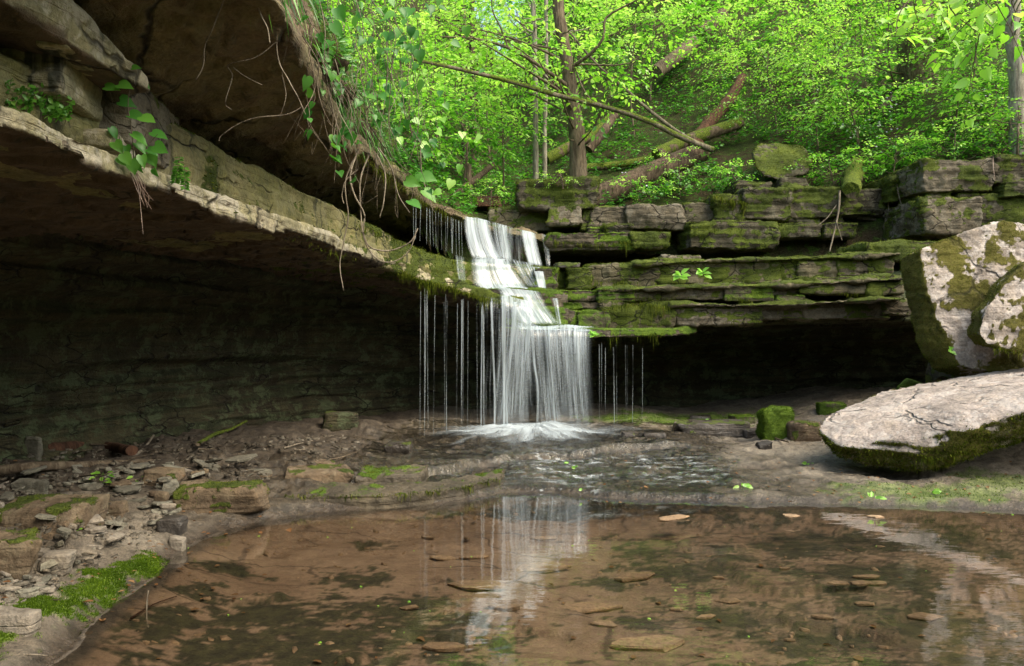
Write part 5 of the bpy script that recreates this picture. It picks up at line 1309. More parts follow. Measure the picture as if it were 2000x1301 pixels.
def sprays(cent, axis, m=18, L=.45, leaf=.06, seed=0, flat=.15, droop=.25):
    """flat twigs of alternate leaves -> pos, dir, nrm, size, rnd and twig paths"""
    S = len(cent); r = np.random.default_rng(seed)
    a = norm(axis); up = norm(np.array([0, 0, 1.0]) + r.normal(0, flat, (S, 3)))
    b = norm(np.cross(up, a)); up = np.cross(a, b)
    t = np.linspace(.08, 1, m)[None, :] + r.normal(0, .03, (S, m))
    Ls = L * r.uniform(.6, 1.35, S)[:, None]
    side = np.where(np.arange(m) % 2 == 0, 1.0, -1.0)[None, :]
    sub = r.uniform(0, .30, (S, m)) * (1.1 - t) * Ls
    p = cent[:, None, :] + a[:, None, :] * (t * Ls)[..., None] + b[:, None, :] * (side * sub)[..., None] - np.array([0, 0, 1.0]) * (droop * Ls * t * t)[..., None] + r.normal(0, .012, (S, m, 3))
    d = norm(a[:, None, :] * .65 + b[:, None, :] * (side * .8)[..., None] + np.array([0, 0, -.28]) + r.normal(0, .25, (S, m, 3)))
    n = norm(up[:, None, :] + r.normal(0, .28, (S, m, 3)))
    sz = leaf * r.uniform(.55, 1.3, (S, m)) * (1.05 - .35 * np.clip(t, 0, 1))
    rn = np.clip(r.normal(.5, .13, (S, m)) + r.normal(0, .23, S)[:, None], 0, 1)
    tw = [(np.stack([cent[i], cent[i] + a[i] * Ls[i, 0] * .5 - np.array([0, 0, droop * Ls[i, 0] * .2]), cent[i] + a[i] * Ls[i, 0] - np.array([0, 0, droop * Ls[i, 0]])]), np.array([.004, .003, .0015])) for i in range(S)]
    return p.reshape(-1, 3), d.reshape(-1, 3), n.reshape(-1, 3), sz.ravel(), rn.ravel(), tw


def crown_points(c, rx, ry, rz, n, seed, layers=0):
    r = np.random.default_rng(seed)
    q = norm(r.normal(0, 1, (n * 3, 3))) * (r.uniform(.08, 1, n * 3) ** .42)[:, None]
    keep = fbm(q * 1.0 + seed * 3.1, 2.1, 2, seed) > -.13            # gaps
    q = q[keep][:n]
    if layers: q[:, 2] = (np.round(q[:, 2] * layers) + r.normal(0, .16, len(q))) / layers
    return c + q * np.array([rx, ry, rz]), q


def tree(name, base, trunk, r0, r1, c, rx, ry, rz, n, leafsize, mat, bark, label, cat, group=None, seed=0, m=16, L=.42, limbs=14, tmpl=KITE, bias=0.0, layers=0, droop=.25, origin=None, sides=10, extra=None):
    """a trunk with limbs, and a crown of leaf sprays at the limb ends"""
    r = np.random.default_rng(seed)
    base = np.asarray(base, float)
    root = empty(name, base, label, cat, group)
    trunk = [np.asarray(trunk[0], float) - np.array([0, 0, .1 + 1.2 * r0])] + list(trunk)[1:]
    tp = smooth_path(trunk, 26)
    flare = 1 + .5 * np.exp(-np.linspace(0, 1, 26) * 14)
    pts, q = crown_points(np.asarray(c, float), rx, ry, rz, n, seed, layers)
    ax = norm(q * np.array([1, 1, .25]) + r.normal(0, .45, q.shape) * np.array([1, 1, .3]))
    p, d, nn_, sz, rn, tw = sprays(pts, ax, m, L, leafsize, seed, droop=droop)
    rad_ = np.linspace(r0, r1, 26)
    tme = tube_mesh('trunk', [(tp, rad_ * flare)], sides, r0 * .25, seed)
    add_obj('trunk', tme, M[bark], parent=root)
    paths = []
    for i in range(min(limbs, len(pts))):
        e = pts[i]
        hgt = e[2] - abs(r.normal(.5, .25)) * max(rx, rz) * .55
        j = int(np.clip(np.argmin(np.abs(tp[:, 2] - hgt)), 2, 24)); s = tp[j]
        mid = s * .45 + e * .55 + r.normal(0, .07, 3) * np.linalg.norm(e - s); mid[2] -= .05 * np.linalg.norm(e - s)
        pa = smooth_path([s, s * .75 + mid * .25 + r.normal(0, .02, 3), mid, e], 12)
        rr0 = min(rad_[j] * .55, .006 + .011 * np.linalg.norm(e - s))
        paths.append((pa, np.linspace(rr0, .003, 12)))
    for e_ in (extra or []): paths.append(e_)
    if name == 'tree':
        for pa in paths: add_obj('limb', tube_mesh('limb', [pa], 6), M[bark], parent=root)
        add_obj('twigs', tube_mesh('twigs', tw[::2], 4), M[bark], parent=root)['kind'] = 'stuff'
    else:
        add_obj('twigs', tube_mesh('twigs', paths + tw[::2], 5), M[bark], parent=root)['kind'] = 'stuff'
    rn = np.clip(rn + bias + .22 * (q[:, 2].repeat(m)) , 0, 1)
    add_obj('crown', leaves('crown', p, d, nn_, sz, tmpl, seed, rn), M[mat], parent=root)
    return root


def X3(keys): return [P(*k_) for k_ in keys]


def foot(px, py, d):
    """put a trunk's foot on the ground under a pixel"""
    p = P(px, py, d); return np.array([p[0], p[1], hz(p[0], p[1]) - .05])


# the trees one can name
b_ = foot(1131, 345, 11.6)
tree('tree', b_, [b_] + X3([(1128, 290, 11.6), (1122, 225, 11.6), (1111, 150, 11.55), (1102, 90, 11.5), (1091, 20, 11.5), (1088, -60, 11.5)]), .125, .08, P(1060, 60, 11.0), 2.0, 1.1, 1.15, 170, .095, 'leafbright', 'bark',
     'mossy brown tree standing on the boulder behind the falls with bare dark limbs', 'tree', seed=1, m=12, L=.5, limbs=20, tmpl=OVAL, layers=4, bias=.1,
     extra=[(smooth_path(X3(k_), 16), np.linspace(a0, a1, 16)) for k_, a0, a1 in [
         ([(1122, 178, 11.6), (1070, 140, 11.3), (1000, 97, 11), (930, 76, 10.8), (860, 72, 10.6)], .032, .010), ([(992, 92, 11), (978, 55, 10.9), (962, 20, 10.9), (960, -20, 10.9)], .014, .008),
         ([(1118, 130, 11.5), (1150, 108, 11.3), (1178, 75, 11.2), (1183, 36, 11.2), (1225, 10, 11.1), (1262, -8, 11)], .028, .010), ([(1183, 72, 11.2), (1230, 55, 11.1), (1270, 35, 11)], .010, .004),
         ([(1160, 205, 11.4), (1138, 172, 11.4), (1122, 130, 11.5)], .018, .012), ([(1090, 70, 11.5), (1050, 55, 11.3), (1020, 48, 11.2), (975, 10, 11.2)], .014, .006), ([(1020, 48, 11.2), (1060, 36, 11.2), (1085, 24, 11.2)], .008, .004)]])
for (px, py, d, r0, topx, lab, sd) in [(1046, 352, 12.6, .05, 1040, 'left one of two thin pale trunks behind the main tree', 2), (1064, 345, 13.0, .042, 1066, 'right one of two thin pale trunks behind the main tree', 3)]:
    b_ = foot(px, py, d)
    tree('tree', b_, [b_] + X3([(px, 260, d), (px + (topx - px) * .5 + 2, 130, d), (topx, -40, d)]), r0, r0 * .75, P(px - 10, -20, d), 1.5, 1.2, .9, 70, .07, 'leaf', 'barkpale', lab, 'tree', seed=sd, m=14, limbs=8, bias=.15)
b_ = foot(1800, 245, 12.4)
tree('tree', b_, [b_] + X3([(1796, 180, 12.4), (1790, 90, 12.4), (1782, 0, 12.4), (1778, -90, 12.4)]), .30, .26, P(1760, -10, 11.6), 2.0, 1.0, .7, 130, .07, 'leaf', 'bark', 'thick dark tree trunk half hidden by leaves at the upper right', 'tree', seed=4, m=14, limbs=8, sides=18, bias=.1)
b_ = foot(1990, 300, 9.7)
tree('tree', b_, [b_] + X3([(1986, 240, 9.7), (1985, 130, 9.7), (1978, 60, 9.7), (1984, -60, 9.7)]), .095, .085, P(2020, -30, 9.4), 1.0, .8, .5, 45, .08, 'leafbright', 'barkpale', 'slender pale trunk at the right border', 'tree', seed=5, m=12, limbs=7, tmpl=OVAL, bias=.1)
for (px, d, y0, lab, sd) in [(908, 15.5, 320, 'left one of two dim slim trunks far behind the brink', 6), (924, 16.0, 320, 'right one of two dim slim trunks far behind the brink', 7)]:
    b_ = foot(px, y0, d)
    tree('tree', b_, [b_] + X3([(px, 240, d), (px - 2, 120, d), (px - 4, -40, d)]), .075, .06, P(px, 30, d), 2.2, 1.6, 1.6, 120, .08, 'leaf', 'barkdark', lab, 'tree', seed=sd, m=14, L=.5, limbs=14, bias=.2)

# leaning poles and fallen trunks
def pole(name, keys, r0, r1, mat, lab, cat='log', seed=0, sides=10, rough=.012, moss=None, n=26, group=None):
    return stick(name, X3(keys), r0, r1, mat, lab, cat, group, sides, rough, seed, n, moss)


pole('leaning_trunk', [(1392, 293, 11.2), (1330, 268, 11.1), (1270, 238, 11.0), (1180, 208, 10.8), (1080, 184, 10.5), (1000, 160, 10.2), (900, 136, 9.9), (805, 115, 9.6)],   .046, .020, 'pole', 'long grey leaning trunk slanting across the picture behind the falls', 'tree trunk', 1, moss=.0)
pole('leaning_trunk', [(1388, 290, 11.3), (1340, 268, 11.4), (1280, 225, 11.5), (1225, 178, 11.6), (1165, 125, 11.8), (1110, 60, 12)],   .032, .016, 'pole', 'second thinner grey pole slanting up from the same point to the upper left', 'tree trunk', 2)
pole('fallen_log', [(1140, 402, 10.9), (1200, 372, 11.0), (1280, 335, 11.2), (1372, 296, 11.5)], .18, .15, 'log', 'stout brown log lying from behind the wall up to the leaning pole', 'log', 3, 14, .02)
pole('fallen_log', [(1282, 302, 12.0), (1350, 272, 12.3), (1445, 240, 12.6)], .11, .10, 'logmoss', 'mossy log crossing behind the stout brown log', 'log', 4, 12, .02, moss=.0)
pole('fallen_log', [(1350, 290, 12.2), (1385, 240, 12.8), (1425, 195, 13.4), (1450, 150, 14)], .12, .08, 'redwood', 'dark rotten log running uphill right of the leaning pole', 'log', 5, 12, .04)
pole('fallen_log', [(1280, 142, 16.5), (1320, 112, 17), (1356, 82, 17.5)], .16, .15, 'bark', 'lower piece of the broken trunk high on the slope', 'log', 6, 12, .02)
pole('fallen_log', [(1368, 66, 17.8), (1392, 48, 18), (1412, 28, 18.3)], .17, .15, 'log', 'upper piece of the broken trunk high on the slope', 'log', 7, 12, .02)
pole('fallen_log', [(1066, 312, 13.2), (1110, 288, 13.4), (1160, 262, 13.6), (1200, 222, 14)], .10, .08, 'logmoss', 'mossy log slanting up behind the main trunk', 'log', 8, 12, .02, moss=.1)
pole('fallen_log', [(1150, 292, 13.4), (1175, 262, 13.5), (1200, 226, 13.9)], .085, .07, 'log', 'pale broken log beside the mossy one behind the main trunk', 'log', 9, 10, .02)
pole('fallen_log', [(868, 404, 10.6), (905, 368, 10.9), (935, 345, 11.3), (962, 322, 11.8)], .05, .045, 'log', 'bare brown log rising from the brink left of the stream', 'log', 10, 10, .012)
pole('fallen_log', [(1130, 330, 12.6), (1230, 318, 12.8), (1320, 296, 13.2)], .07, .05, 'logmoss', 'thin mossy log lying flat on the slope behind the wall', 'log', 11, 10, .015, moss=.15)
pole('broken_snag', [(917, 404, 11.0), (916, 370, 11.0), (915, 322, 11.0)], .05, .042, 'logmoss', 'short broken snag standing just behind the brink', 'log', 12, 10, .015)
ml = pole('fallen_log', [(1662, 372, 9.45), (1664, 350, 9.9), (1672, 322, 10.6)], .105, .11, 'logmoss', 'moss wrapped log end sticking out over the right hand wall', 'log', 13, 20, .055, moss=.2)
pole('fallen_log', [(1745, 190, 11.8), (1728, 205, 11.7), (1712, 222, 11.6)], .05, .05, 'barkdark', 'short dark stub of wood on the slope left of the thick trunk', 'log', 14, 10, .01)
pole('hanging_root', [(1640, 372, 9.4), (1638, 410, 9.35), (1630, 450, 9.3), (1620, 492, 9.25)], .014, .008, 'twig', 'forked bare root hanging down in front of the right recess', 'root', 15, 6, .004)
for k_, (keys, lab) in enumerate([([(1634, 400, 9.36), (1616, 425, 9.34), (1598, 440, 9.33)], 'short side root of the forked root in the right recess'), ([(1632, 430, 9.3), (1640, 455, 9.3), (1645, 470, 9.3)], 'tiny side root at the right of the forked root'),
                                 ([(1752, 360, 9.5), (1758, 392, 9.5), (1772, 424, 9.5)], 'thin root hanging from the shaggy block at the right'), ([(1735, 395, 9.7), (1738, 440, 9.7), (1736, 480, 9.7)], 'straight thin root hanging in the right recess'),
                                 ([(1939, 306, 8.95), (1940, 330, 8.95), (1944, 352, 8.95)], 'white bare root hanging between the two top right blocks')]):
    pole('hanging_root', keys, .008, .004, 'twig' if k_ != 4 else 'root', lab, 'root', 20 + k_, 5, .003, n=12)
# big mossy boulder on the slope
rock('boulder', [('hull', X3([(1470, 300, 10.3), (1480, 280, 10.4), (1520, 274, 10.5), (1570, 284, 10.5), (1590, 310, 10.4), (1575, 340, 10.3), (1520, 352, 10.2), (1492, 346, 10.2), (1474, 325, 10.2)]) + X3([(1480, 300, 11.2), (1560, 290, 11.2), (1570, 340, 11.2), (1500, 345, 11.2)]))],
     'wallblock', 'round dark boulder with a moss cap perched on the slope above the wall', 'boulder', voxel=.02, smooth=5, big=.06, bigs=2.6, strata=.012, seed=81, moss=-.02, up=.55, nfuzz=4000, flen=.02, fwid=.006)

# ------------------------------------------------------------------ undergrowth
r = np.random.default_rng(5)
n_ = 15000
px = r.uniform(620, 2080, n_); d = r.uniform(0, 1, n_) ** 1.5 * 21 + 9.3
x = (px - CX) * d / F; z = hill(x, d)
yf = np.interp(x, [-6, -2.2, -1.4, -.6, .2, 1.3, 4.5, 6, 12], [5, 7.0, 8.0, 9.3, 10.1, 10.5, 10.3, 9.5, 8])
ok = (d > yf + .05) & ~((np.abs(x + .25 - .05 * (d - 10)) < .22) & (d < 12)) & (fbm(np.stack([x, d, 0 * x], 1), .9, 3, 77) > -.17)
x, d, z = x[ok], d[ok], z[ok]; n_ = len(x)
m_ = 6; hgt = r.uniform(.03, .26, n_)
az = r.uniform(0, 6.28, (n_, 1)) + np.arange(m_)[None, :] * 6.28 / m_ + r.normal(0, .3, (n_, m_))
dirs = np.stack([np.cos(az), np.sin(az), r.normal(.05, .28, (n_, m_))], -1)
sz = r.uniform(.03, .075, n_)[:, None] * r.uniform(.7, 1.3, (n_, m_)) * (1 + .03 * (d[:, None] - 10))
pos = np.stack([x, d, z + hgt], 1)[:, None, :] + dirs * .01 + np.stack([0 * az, 0 * az, r.normal(0, .03, (n_, m_))], -1)
nr = norm(np.array([0, -.25, 1.0]) + r.normal(0, .3, (n_, m_, 3)))
rn = np.clip(r.normal(.42, .17, (n_, m_)) + .35 * fbm(np.stack([x, d, 0 * x], 1), .8, 3, 9)[:, None], 0, 1)
o = add_obj('ground_cover', leaves('ground_cover', pos.reshape(-1, 3), dirs.reshape(-1, 3), nr.reshape(-1, 3), sz.ravel(), OVAL, 8, rn.ravel()), M['herb'], origin=(0, 12, 3))
tag(o, 'low leafy herbs covering the forest floor of the hillside', 'ground cover', kind='stuff')
# far foliage that reads as one mass
n_ = 11500
px = np.where(np.arange(n_) < 1000, r.uniform(120, 480, n_), r.uniform(480, 2150, n_)); d = np.where(np.arange(n_) < 1000, r.uniform(11, 24, n_), r.uniform(19, 46, n_)); x = (px - CX) * d / F
zz = hill(x, d) + np.abs(r.normal(0, 1.9, n_)) * np.where(px < 1250, 3.0, 1) + .15
keep = (fbm(np.stack([x, d, zz], 1), .5, 3, 15) > -.22); c_ = np.stack([x, d, zz], 1)[keep]
ax = norm(r.normal(0, 1, c_.shape) * np.array([1, 1, .3]))
p, dd, nn_, sz, rn, tw = sprays(c_, ax, 14, .75, .14, 21)
o = add_obj('distant_foliage', leaves('distant_foliage', p, dd, nn_, sz, KITE, 22, np.clip(rn + .12 + .3 * np.repeat(fbm(c_, .35, 2, 3), 14), 0, 1)), M['leaf'], origin=(0, 28, 8))
tag(o, 'far wood of bright green foliage filling the top of the hillside', 'woodland', kind='stuff')

# saplings and shrubs, each with its own stem
SHRUBS = [
    # base px, py, crown px, py, d, rx px, rz px, sprays, leaf, mat, bias, label
    (1520, 275, 1500, 150, 12.6, 120, 85, 110, .055, 'leaf', .15, 'broad layered sapling above the round mossy boulder'),
    (1600, 300, 1590, 205, 11.4, 90, 75, 80, .05, 'leaf', .05, 'sapling right of the round mossy boulder'),
    (1680, 300, 1655, 190, 11.0, 85, 80, 90, .05, 'leaf', .1, 'dense sapling left of the thick dark trunk'),
    (1560, 160, 1560, 60, 13.6, 130, 80, 120, .06, 'leafbright', .1, 'bright sapling high on the slope left of the thick trunk'),
    (1440, 150, 1450, 50, 15.5, 110, 70, 100, .07, 'leaf', .15, 'sapling at the top right of the broken trunk'),
    (1700, 120, 1680, 50, 12.0, 100, 50, 100, .055, 'leafbright', .05, 'sapling whose bright sprays cross the left side of the thick trunk'),
    (1880, 250, 1905, 120, 10.8, 80, 110, 110, .055, 'leaf', .0, 'tall shrub between the thick trunk and the pale trunk'),
    (1865, 260, 1872, 190, 10.4, 60, 60, 45, .05, 'leaf', .1, 'slim forked shrub in front of the thick trunk'),
    (1940, 280, 1945, 200, 10.2, 70, 70, 70, .055, 'leaf', .05, 'shrub just left of the slender pale trunk at the right border'),
    (1900, 90, 1910, 30, 11.5, 110, 50, 90, .06, 'leafbright', .05, 'bright leafy top left of the pale border trunk'),
    (1240, 170, 1240, 70, 14.5, 90, 70, 70, .07, 'leaf', .2, 'sapling right of the main trunk on the upper slope'),
    (1270, 100, 1280, 20, 16.5, 120, 60, 90, .08, 'leaf', .2, 'high sapling at the top between main trunk and broken trunk'),
    (985, 300, 980, 210, 12.5, 90, 80, 90, .065, 'leaf', .15, 'sapling left of the two thin pale trunks'),
    (900, 320, 890, 210, 11.6, 110, 90, 120, .065, 'leaf', .05, 'bluish green sapling over the brink left of the stream'),
    (820, 340, 800, 240, 10.4, 90, 80, 90, .06, 'leaf', .0, 'sapling just behind the edge of the overhang and vines'),
    (860, 200, 850, 90, 14.0, 130, 90, 120, .075, 'leafbright', .0, 'bright sapling high behind the hanging vines'),
    (960, 160, 950, 60, 15.5, 120, 80, 100, .08, 'leafbright', .05, 'bright sapling behind the bare limbs of the main tree'),
    (740, 260, 730, 130, 13.0, 120, 110, 120, .07, 'leafbright', .0, 'pale glowing sapling seen through the thicket of vines'),
    (1330, 350, 1325, 320, 10.9, 50, 34, 36, .045, 'leaf', .05, 'low bush in front of the stout brown log'),
    (1250, 395, 1245, 370, 10.8, 60, 26, 40, .04, 'leaf', .1, 'low bush growing over the pale round cornered block'),
    (1640, 350, 1620, 325, 10.2, 70, 30, 50, .045, 'leaf', .0, 'low bush between the round boulder and the mossy log end'),
    (1740, 330, 1750, 300, 10.0, 80, 36, 60, .05, 'leaf', .0, 'low bush right of the mossy log end above the wall'),
    (1860, 305, 1865, 275, 9.8, 70, 30, 50, .045, 'leaf', .05, 'low bush behind the block with the jagged pale top'),
    (1480, 352, 1430, 340, 10.3, 44, 26, 36, .045, 'leaf', .1, 'low bush left of the round mossy boulder'),
    (955, 392, 960, 372, 10.4, 40, 22, 30, .04, 'leaf', .2, 'pale green tuft of leaves on the brink right of the stream'),
    (1100, 352, 1095, 345, 9.7, 30, 12, 14, .03, 'leafbright', .0, 'tiny fern tuft on top of the crowning mossy boulder'),
    (1985, 260, 1990, 235, 9.4, 60, 50, 40, .06, 'leaf', .0, 'shrub at the very right border beside the pale trunk'),
    (1110, 205, 1120, 40, 17, 150, 80, 110, .085, 'leaf', .2, 'far sapling whose leaves fill the gap behind the main trunk'),
    (650, 200, 640, 60, 10.5, 110, 110, 130, .065, 'leafbright', -.05, 'bright sapling right behind the soil lump of the overhang'),
]
for k_, (bx, by, cx2, cy2, d, rx, rz, n, lf, mt_, bi, lab) in enumerate(SHRUBS):
    c = P(cx2, cy2, d); b = foot(bx, by, d)
    low = rz < 40
    if lab.startswith('tiny fern'): b[2] = P(1100, 352, d)[2]
    lf *= [1.0, .85, 1.35, 1.1, 1.6][k_ % 5] if not rz < 40 else 1.0
    top_ = c + np.array([0, 0, rz * d / F * .6])
    mid = (b + c) / 2 + np.random.default_rng(k_).normal(0, .08, 3) * (not low)
    tree('sapling' if not low else 'bush', b, [b, mid, c, top_], .018 if not low else .008, .006, c, rx * d / F * 1.1, rx * d / F * .8, rz * d / F * 1.1, int(n * (1.15 if lf < .07 else .8)), lf, mt_, 'bark', lab, 'sapling' if not low else 'bush', seed=200 + k_, m=20 if not low else 16, L=.48 if not low else .16, limbs=14, layers=3 if not low else 0, tmpl=OVAL if k_ % 2 else KITE, bias=bi, sides=7)

# violet flowers
fl = []
r = np.random.default_rng(9)
for (x0, y0, x1, y1, n) in [(1640, 220, 1760, 300, 26), (1850, 190, 1980, 250, 26), (1205, 370, 1265, 395, 9), (1690, 290, 1740, 330, 7), (1560, 210, 1600, 230, 5)]:
    for _ in range(n):
        fl.append(hp(r.uniform(x0, x1), r.uniform(y0, y1)) + np.array([0, -.1, r.uniform(.15, .3)]))
fl = np.array(fl); n_ = len(fl)
az = np.tile(np.arange(5) * 1.2566, (n_, 1)) + r.uniform(0, 6, (n_, 1))
dirs = np.stack([np.cos(az), np.sin(az) * .6, np.sin(az) * .7 + .2], -1)
o = add_obj('wildflowers', leaves('wildflowers', np.repeat(fl, 5, 0), dirs.reshape(-1, 3), np.tile([0, -.7, .7], (n_ * 5, 1)) + r.normal(0, .2, (n_ * 5, 3)), .018, OVAL, 4, widths=1.3), M['petal'])
tag(o, 'scattered pale violet woodland flowers among the herbs of the slope', 'flowers', kind='stuff')

# ------------------------------------------------------------------ plants on the left ledge


def leafy(name, label, cat, stems, lv, mat='leafdark', smat='vine', tmpl=HEART, srad=.003, group=None, seed=0, bias=.5, spread=.18):
    """stems: lists of 3D keys; lv: (pos, dir2d px direction, length m)"""
    base = np.asarray(stems[0][0], float)
    root = empty(name, base, label, cat, group)
    tubes = [(smooth_path(s, 14), np.linspace(srad, srad * .5, 14)) for s in stems]
    if len(tubes) <= 6:
        for tb in tubes: add_obj('stem', tube_mesh('stem', [tb], 5), M[smat], parent=root)
    else:
        add_obj('stems', tube_mesh('stems', tubes, 5), M[smat], parent=root)['kind'] = 'stuff'
    r = np.random.default_rng(seed)
    pos = np.array([q[0] for q in lv]); dr = np.array([q[1] for q in lv], float); sz = np.array([q[2] for q in lv])
    nr = norm(np.array([0, -.75, .65]) + r.normal(0, .22, pos.shape))
    add_obj('foliage', leaves('foliage', pos, dr, nr, sz, tmpl, seed, np.clip(r.normal(bias, spread, len(pos)), 0, 1)), M[mat], parent=root)
    return root


HL = [(205, 170, 1, .15, 32), (232, 165, 1, .25, 34), (234, 198, 1, .2, 32), (262, 150, .9, .5, 36), (258, 133, .9, .0, 20), (252, 226, 1, .15, 38), (276, 228, .9, .35, 36), (215, 250, .5, .8, 26), (258, 262, .8, .5, 36), (297, 258, 1, .4, 36),
      (224, 278, .6, .7, 30), (265, 280, .7, .6, 28), (302, 284, .9, .5, 34), (288, 292, .9, .4, 24), (240, 300, .5, .9, 28), (256, 312, .2, 1, 30), (276, 304, .3, 1, 26), (232, 308, .7, .8, 22), (290, 300, .5, 1, 30), (300, 330, .4, .9, 18), (270, 320, .3, 1, 20), (246, 285, .3, 1, 20)]
s0 = P(262, 335, 3.0)
lv = []
for (x, y, dx, dz, L) in HL:
    d = 2.92 + .06 * math.sin(x * .7)
    lv.append((P(x, y, d), (dx, -.25 * math.sin(y), -dz), L * d / F * .95))
leafy('ledge_plant', 'heart leaved green plant growing from the crack in the left ledge', 'plant', [[s0, P(258, 260, 2.95), P(250, 200, 2.94), P(262, 140, 2.92)], [s0, P(240, 300, 2.95), P(228, 240, 2.94), P(215, 180, 2.93)], [s0, P(285, 290, 2.95), P(308, 262, 2.93)], [s0, P(270, 300, 2.95), P(290, 250, 2.93)]], lv, 'leafdark', 'vine', HEART, .0022, seed=3, bias=.6)
r = np.random.default_rng(14); lv = []; st = []
for k_ in range(26):
    x = r.uniform(-10, 138); yb = np.interp(x, [0, 140], [208, 250]); h = r.uniform(20, 70); d = 2.5 + x * .0018
    tx = x + r.normal(0, 10)
    st.append([P(x, yb, d), P((x + tx) / 2, yb - h * .5, d), P(tx, yb - h, d - .03)])
    for j in range(11):
        t = r.uniform(.25, 1); a = r.uniform(0, 6.28)
        lv.append((P(x + (tx - x) * t, yb - h * t, d - .02), (math.cos(a), -.4, math.sin(a) * .7), r.uniform(8, 16) * d / F))
leafy('herb_patch', 'patch of small leaved herbs on the left end of the long ledge', 'plant', st, lv, 'herb', 'vine', OVAL, .0012, seed=5, bias=.65)
for k_, (x0, y0, n, lab) in enumerate([(342, 358, 9, 'small fern right of the heart leaved plant on the ledge'), (362, 372, 5, 'tiny fern at the right end of the ledge plants')]):
    st, lv = [], []
    for j in range(3):
        tx, ty = x0 + r.normal(0, 10), y0 - r.uniform(18, 62)
        st.append([P(x0, y0, 3.25), P((x0 + tx) / 2, (y0 + ty) / 2, 3.23), P(tx, ty, 3.2)])
        for i in range(n):
            t = (i + .5) / n
            for s in (-1, 1): lv.append((P(x0 + (tx - x0) * t, y0 + (ty - y0) * t, 3.21), (s, -.2, -.1 + .3 * r.normal()), 11 * 3.2 / F))
    leafy('fern', lab, 'fern', st, lv, 'herb', 'vine', OVAL, .001, seed=30 + k_, bias=.6)
# roots dangling from the joint in the ledge
for k_ in range(9):
    x = 264 + r.uniform(-4, 14); y1 = r.uniform(372, 410) if k_ else 458
    keys = [P(x - 8, 338, 2.96), P(x + 4 + r.normal(0, 3), 362, 2.93), P(x + 12 + r.normal(0, 4), (362 + y1) / 2, 2.93), P(x + 18 + r.normal(0, 5), y1, 2.93)]
    stick('hanging_root', keys, .0014, .0007, 'root', 'fine pink root dangling from the joint in the left ledge' if k_ else 'longest white root dangling from the joint in the left ledge', 'root', 'fine roots under the heart leaved plant' if k_ else None, 4, .001, 40 + k_, 12)

# ------------------------------------------------------------------ vines hanging over the edge
VN = [([(445, -20, 2.9), (418, 50, 2.95), (400, 90, 3.0), (396, 130, 3.0), (382, 156, 3.0)], 3.0, 'thin pale vine with a looped end, leftmost under the roof'),
      ([(494, -20, 3.1), (510, 30, 3.1), (522, 55, 3.1), (527, 84, 3.1)], 3.6, 'short pale vine hanging at the top right of the looped vine'),
      ([(545, -20, 3.3), (541, 60, 3.3), (544, 118, 3.3), (562, 155, 3.3), (582, 190, 3.3), (598, 224, 3.3)], 2.8, 'long vine crossing the dark roof down to a dry tip'),
      ([(592, 208, 3.4), (560, 224, 3.4), (500, 230, 3.4), (462, 244, 3.4), (432, 266, 3.4), (428, 276, 3.4)], 2.6, 'pale vine reaching left across the brown roof'),
      ([(545, 78, 3.3), (500, 112, 3.3), (446, 126, 3.3), (454, 150, 3.3), (440, 200, 3.3), (452, 214, 3.3)], 2.4, 'crooked vine dropping left from the long crossing vine'),
      ([(455, 132, 3.3), (480, 150, 3.3), (512, 166, 3.3)], 1.8, 'little side twig of the crooked vine'),
      ([(540, 20, 3.3), (575, 35, 3.3), (598, 66, 3.3), (620, 74, 3.4)], 2.0, 'arched vine twig at the upper edge of the roof'),
      ([(700, 292, 5.3), (684, 340, 5.25), (692, 380, 5.2), (712, 420, 5.2), (708, 450, 5.2), (722, 482, 5.2), (760, 490, 5.2), (800, 474, 5.2), (816, 446, 5.2)], 4.2, 'big looping vine hanging in front of the mossy tier'),
      ([(722, 300, 5.3), (704, 350, 5.25), (705, 420, 5.2), (712, 470, 5.2), (735, 505, 5.2), (765, 512, 5.2), (796, 494, 5.2), (812, 460, 5.2)], 3.4, 'second looping vine below the big looping one'),
      ([(690, 310, 5.2), (674, 360, 5.2), (680, 420, 5.2), (672, 470, 5.2), (664, 520, 5.2), (671, 568, 5.2)], 3.2, 'straight vine reaching lowest below the long ledge'),
      ([(735, 300, 5.4), (752, 340, 5.4), (750, 390, 5.3), (742, 425, 5.3)], 3.4, 'vine with a hooked end in front of the dark recess'),
      ([(740, 290, 5.5), (765, 330, 5.5), (778, 380, 5.5), (800, 416, 5.5)], 3.2, 'vine curving right in front of the upper thin falls'),
      ([(700, 330, 5.2), (676, 352, 5.2), (668, 380, 5.2), (672, 398, 5.2)], 3.0, 'short hooked vine left of the looping vines'),
      ([(820, 290, 6.4), (824, 340, 6.4), (835, 380, 6.4), (846, 412, 6.4)], 2.6, 'slim vine beside the hanging heart leaves over the brink'),
      ([(640, 120, 4.2), (700, 210, 4.6), (760, 300, 5.4), (815, 352, 6.2)], 3.6, 'stout vine stem slanting down towards the brink')]
for k_, (keys, rpx, lab) in enumerate(VN):
    d = keys[0][2]; stick('vine', X3(keys), rpx * .5 * d / F, rpx * .3 * d / F, 'twig' if k_ != 14 else 'vine', lab, 'vine', None, 5, .004, 60 + k_, 30)
r = np.random.default_rng(23)
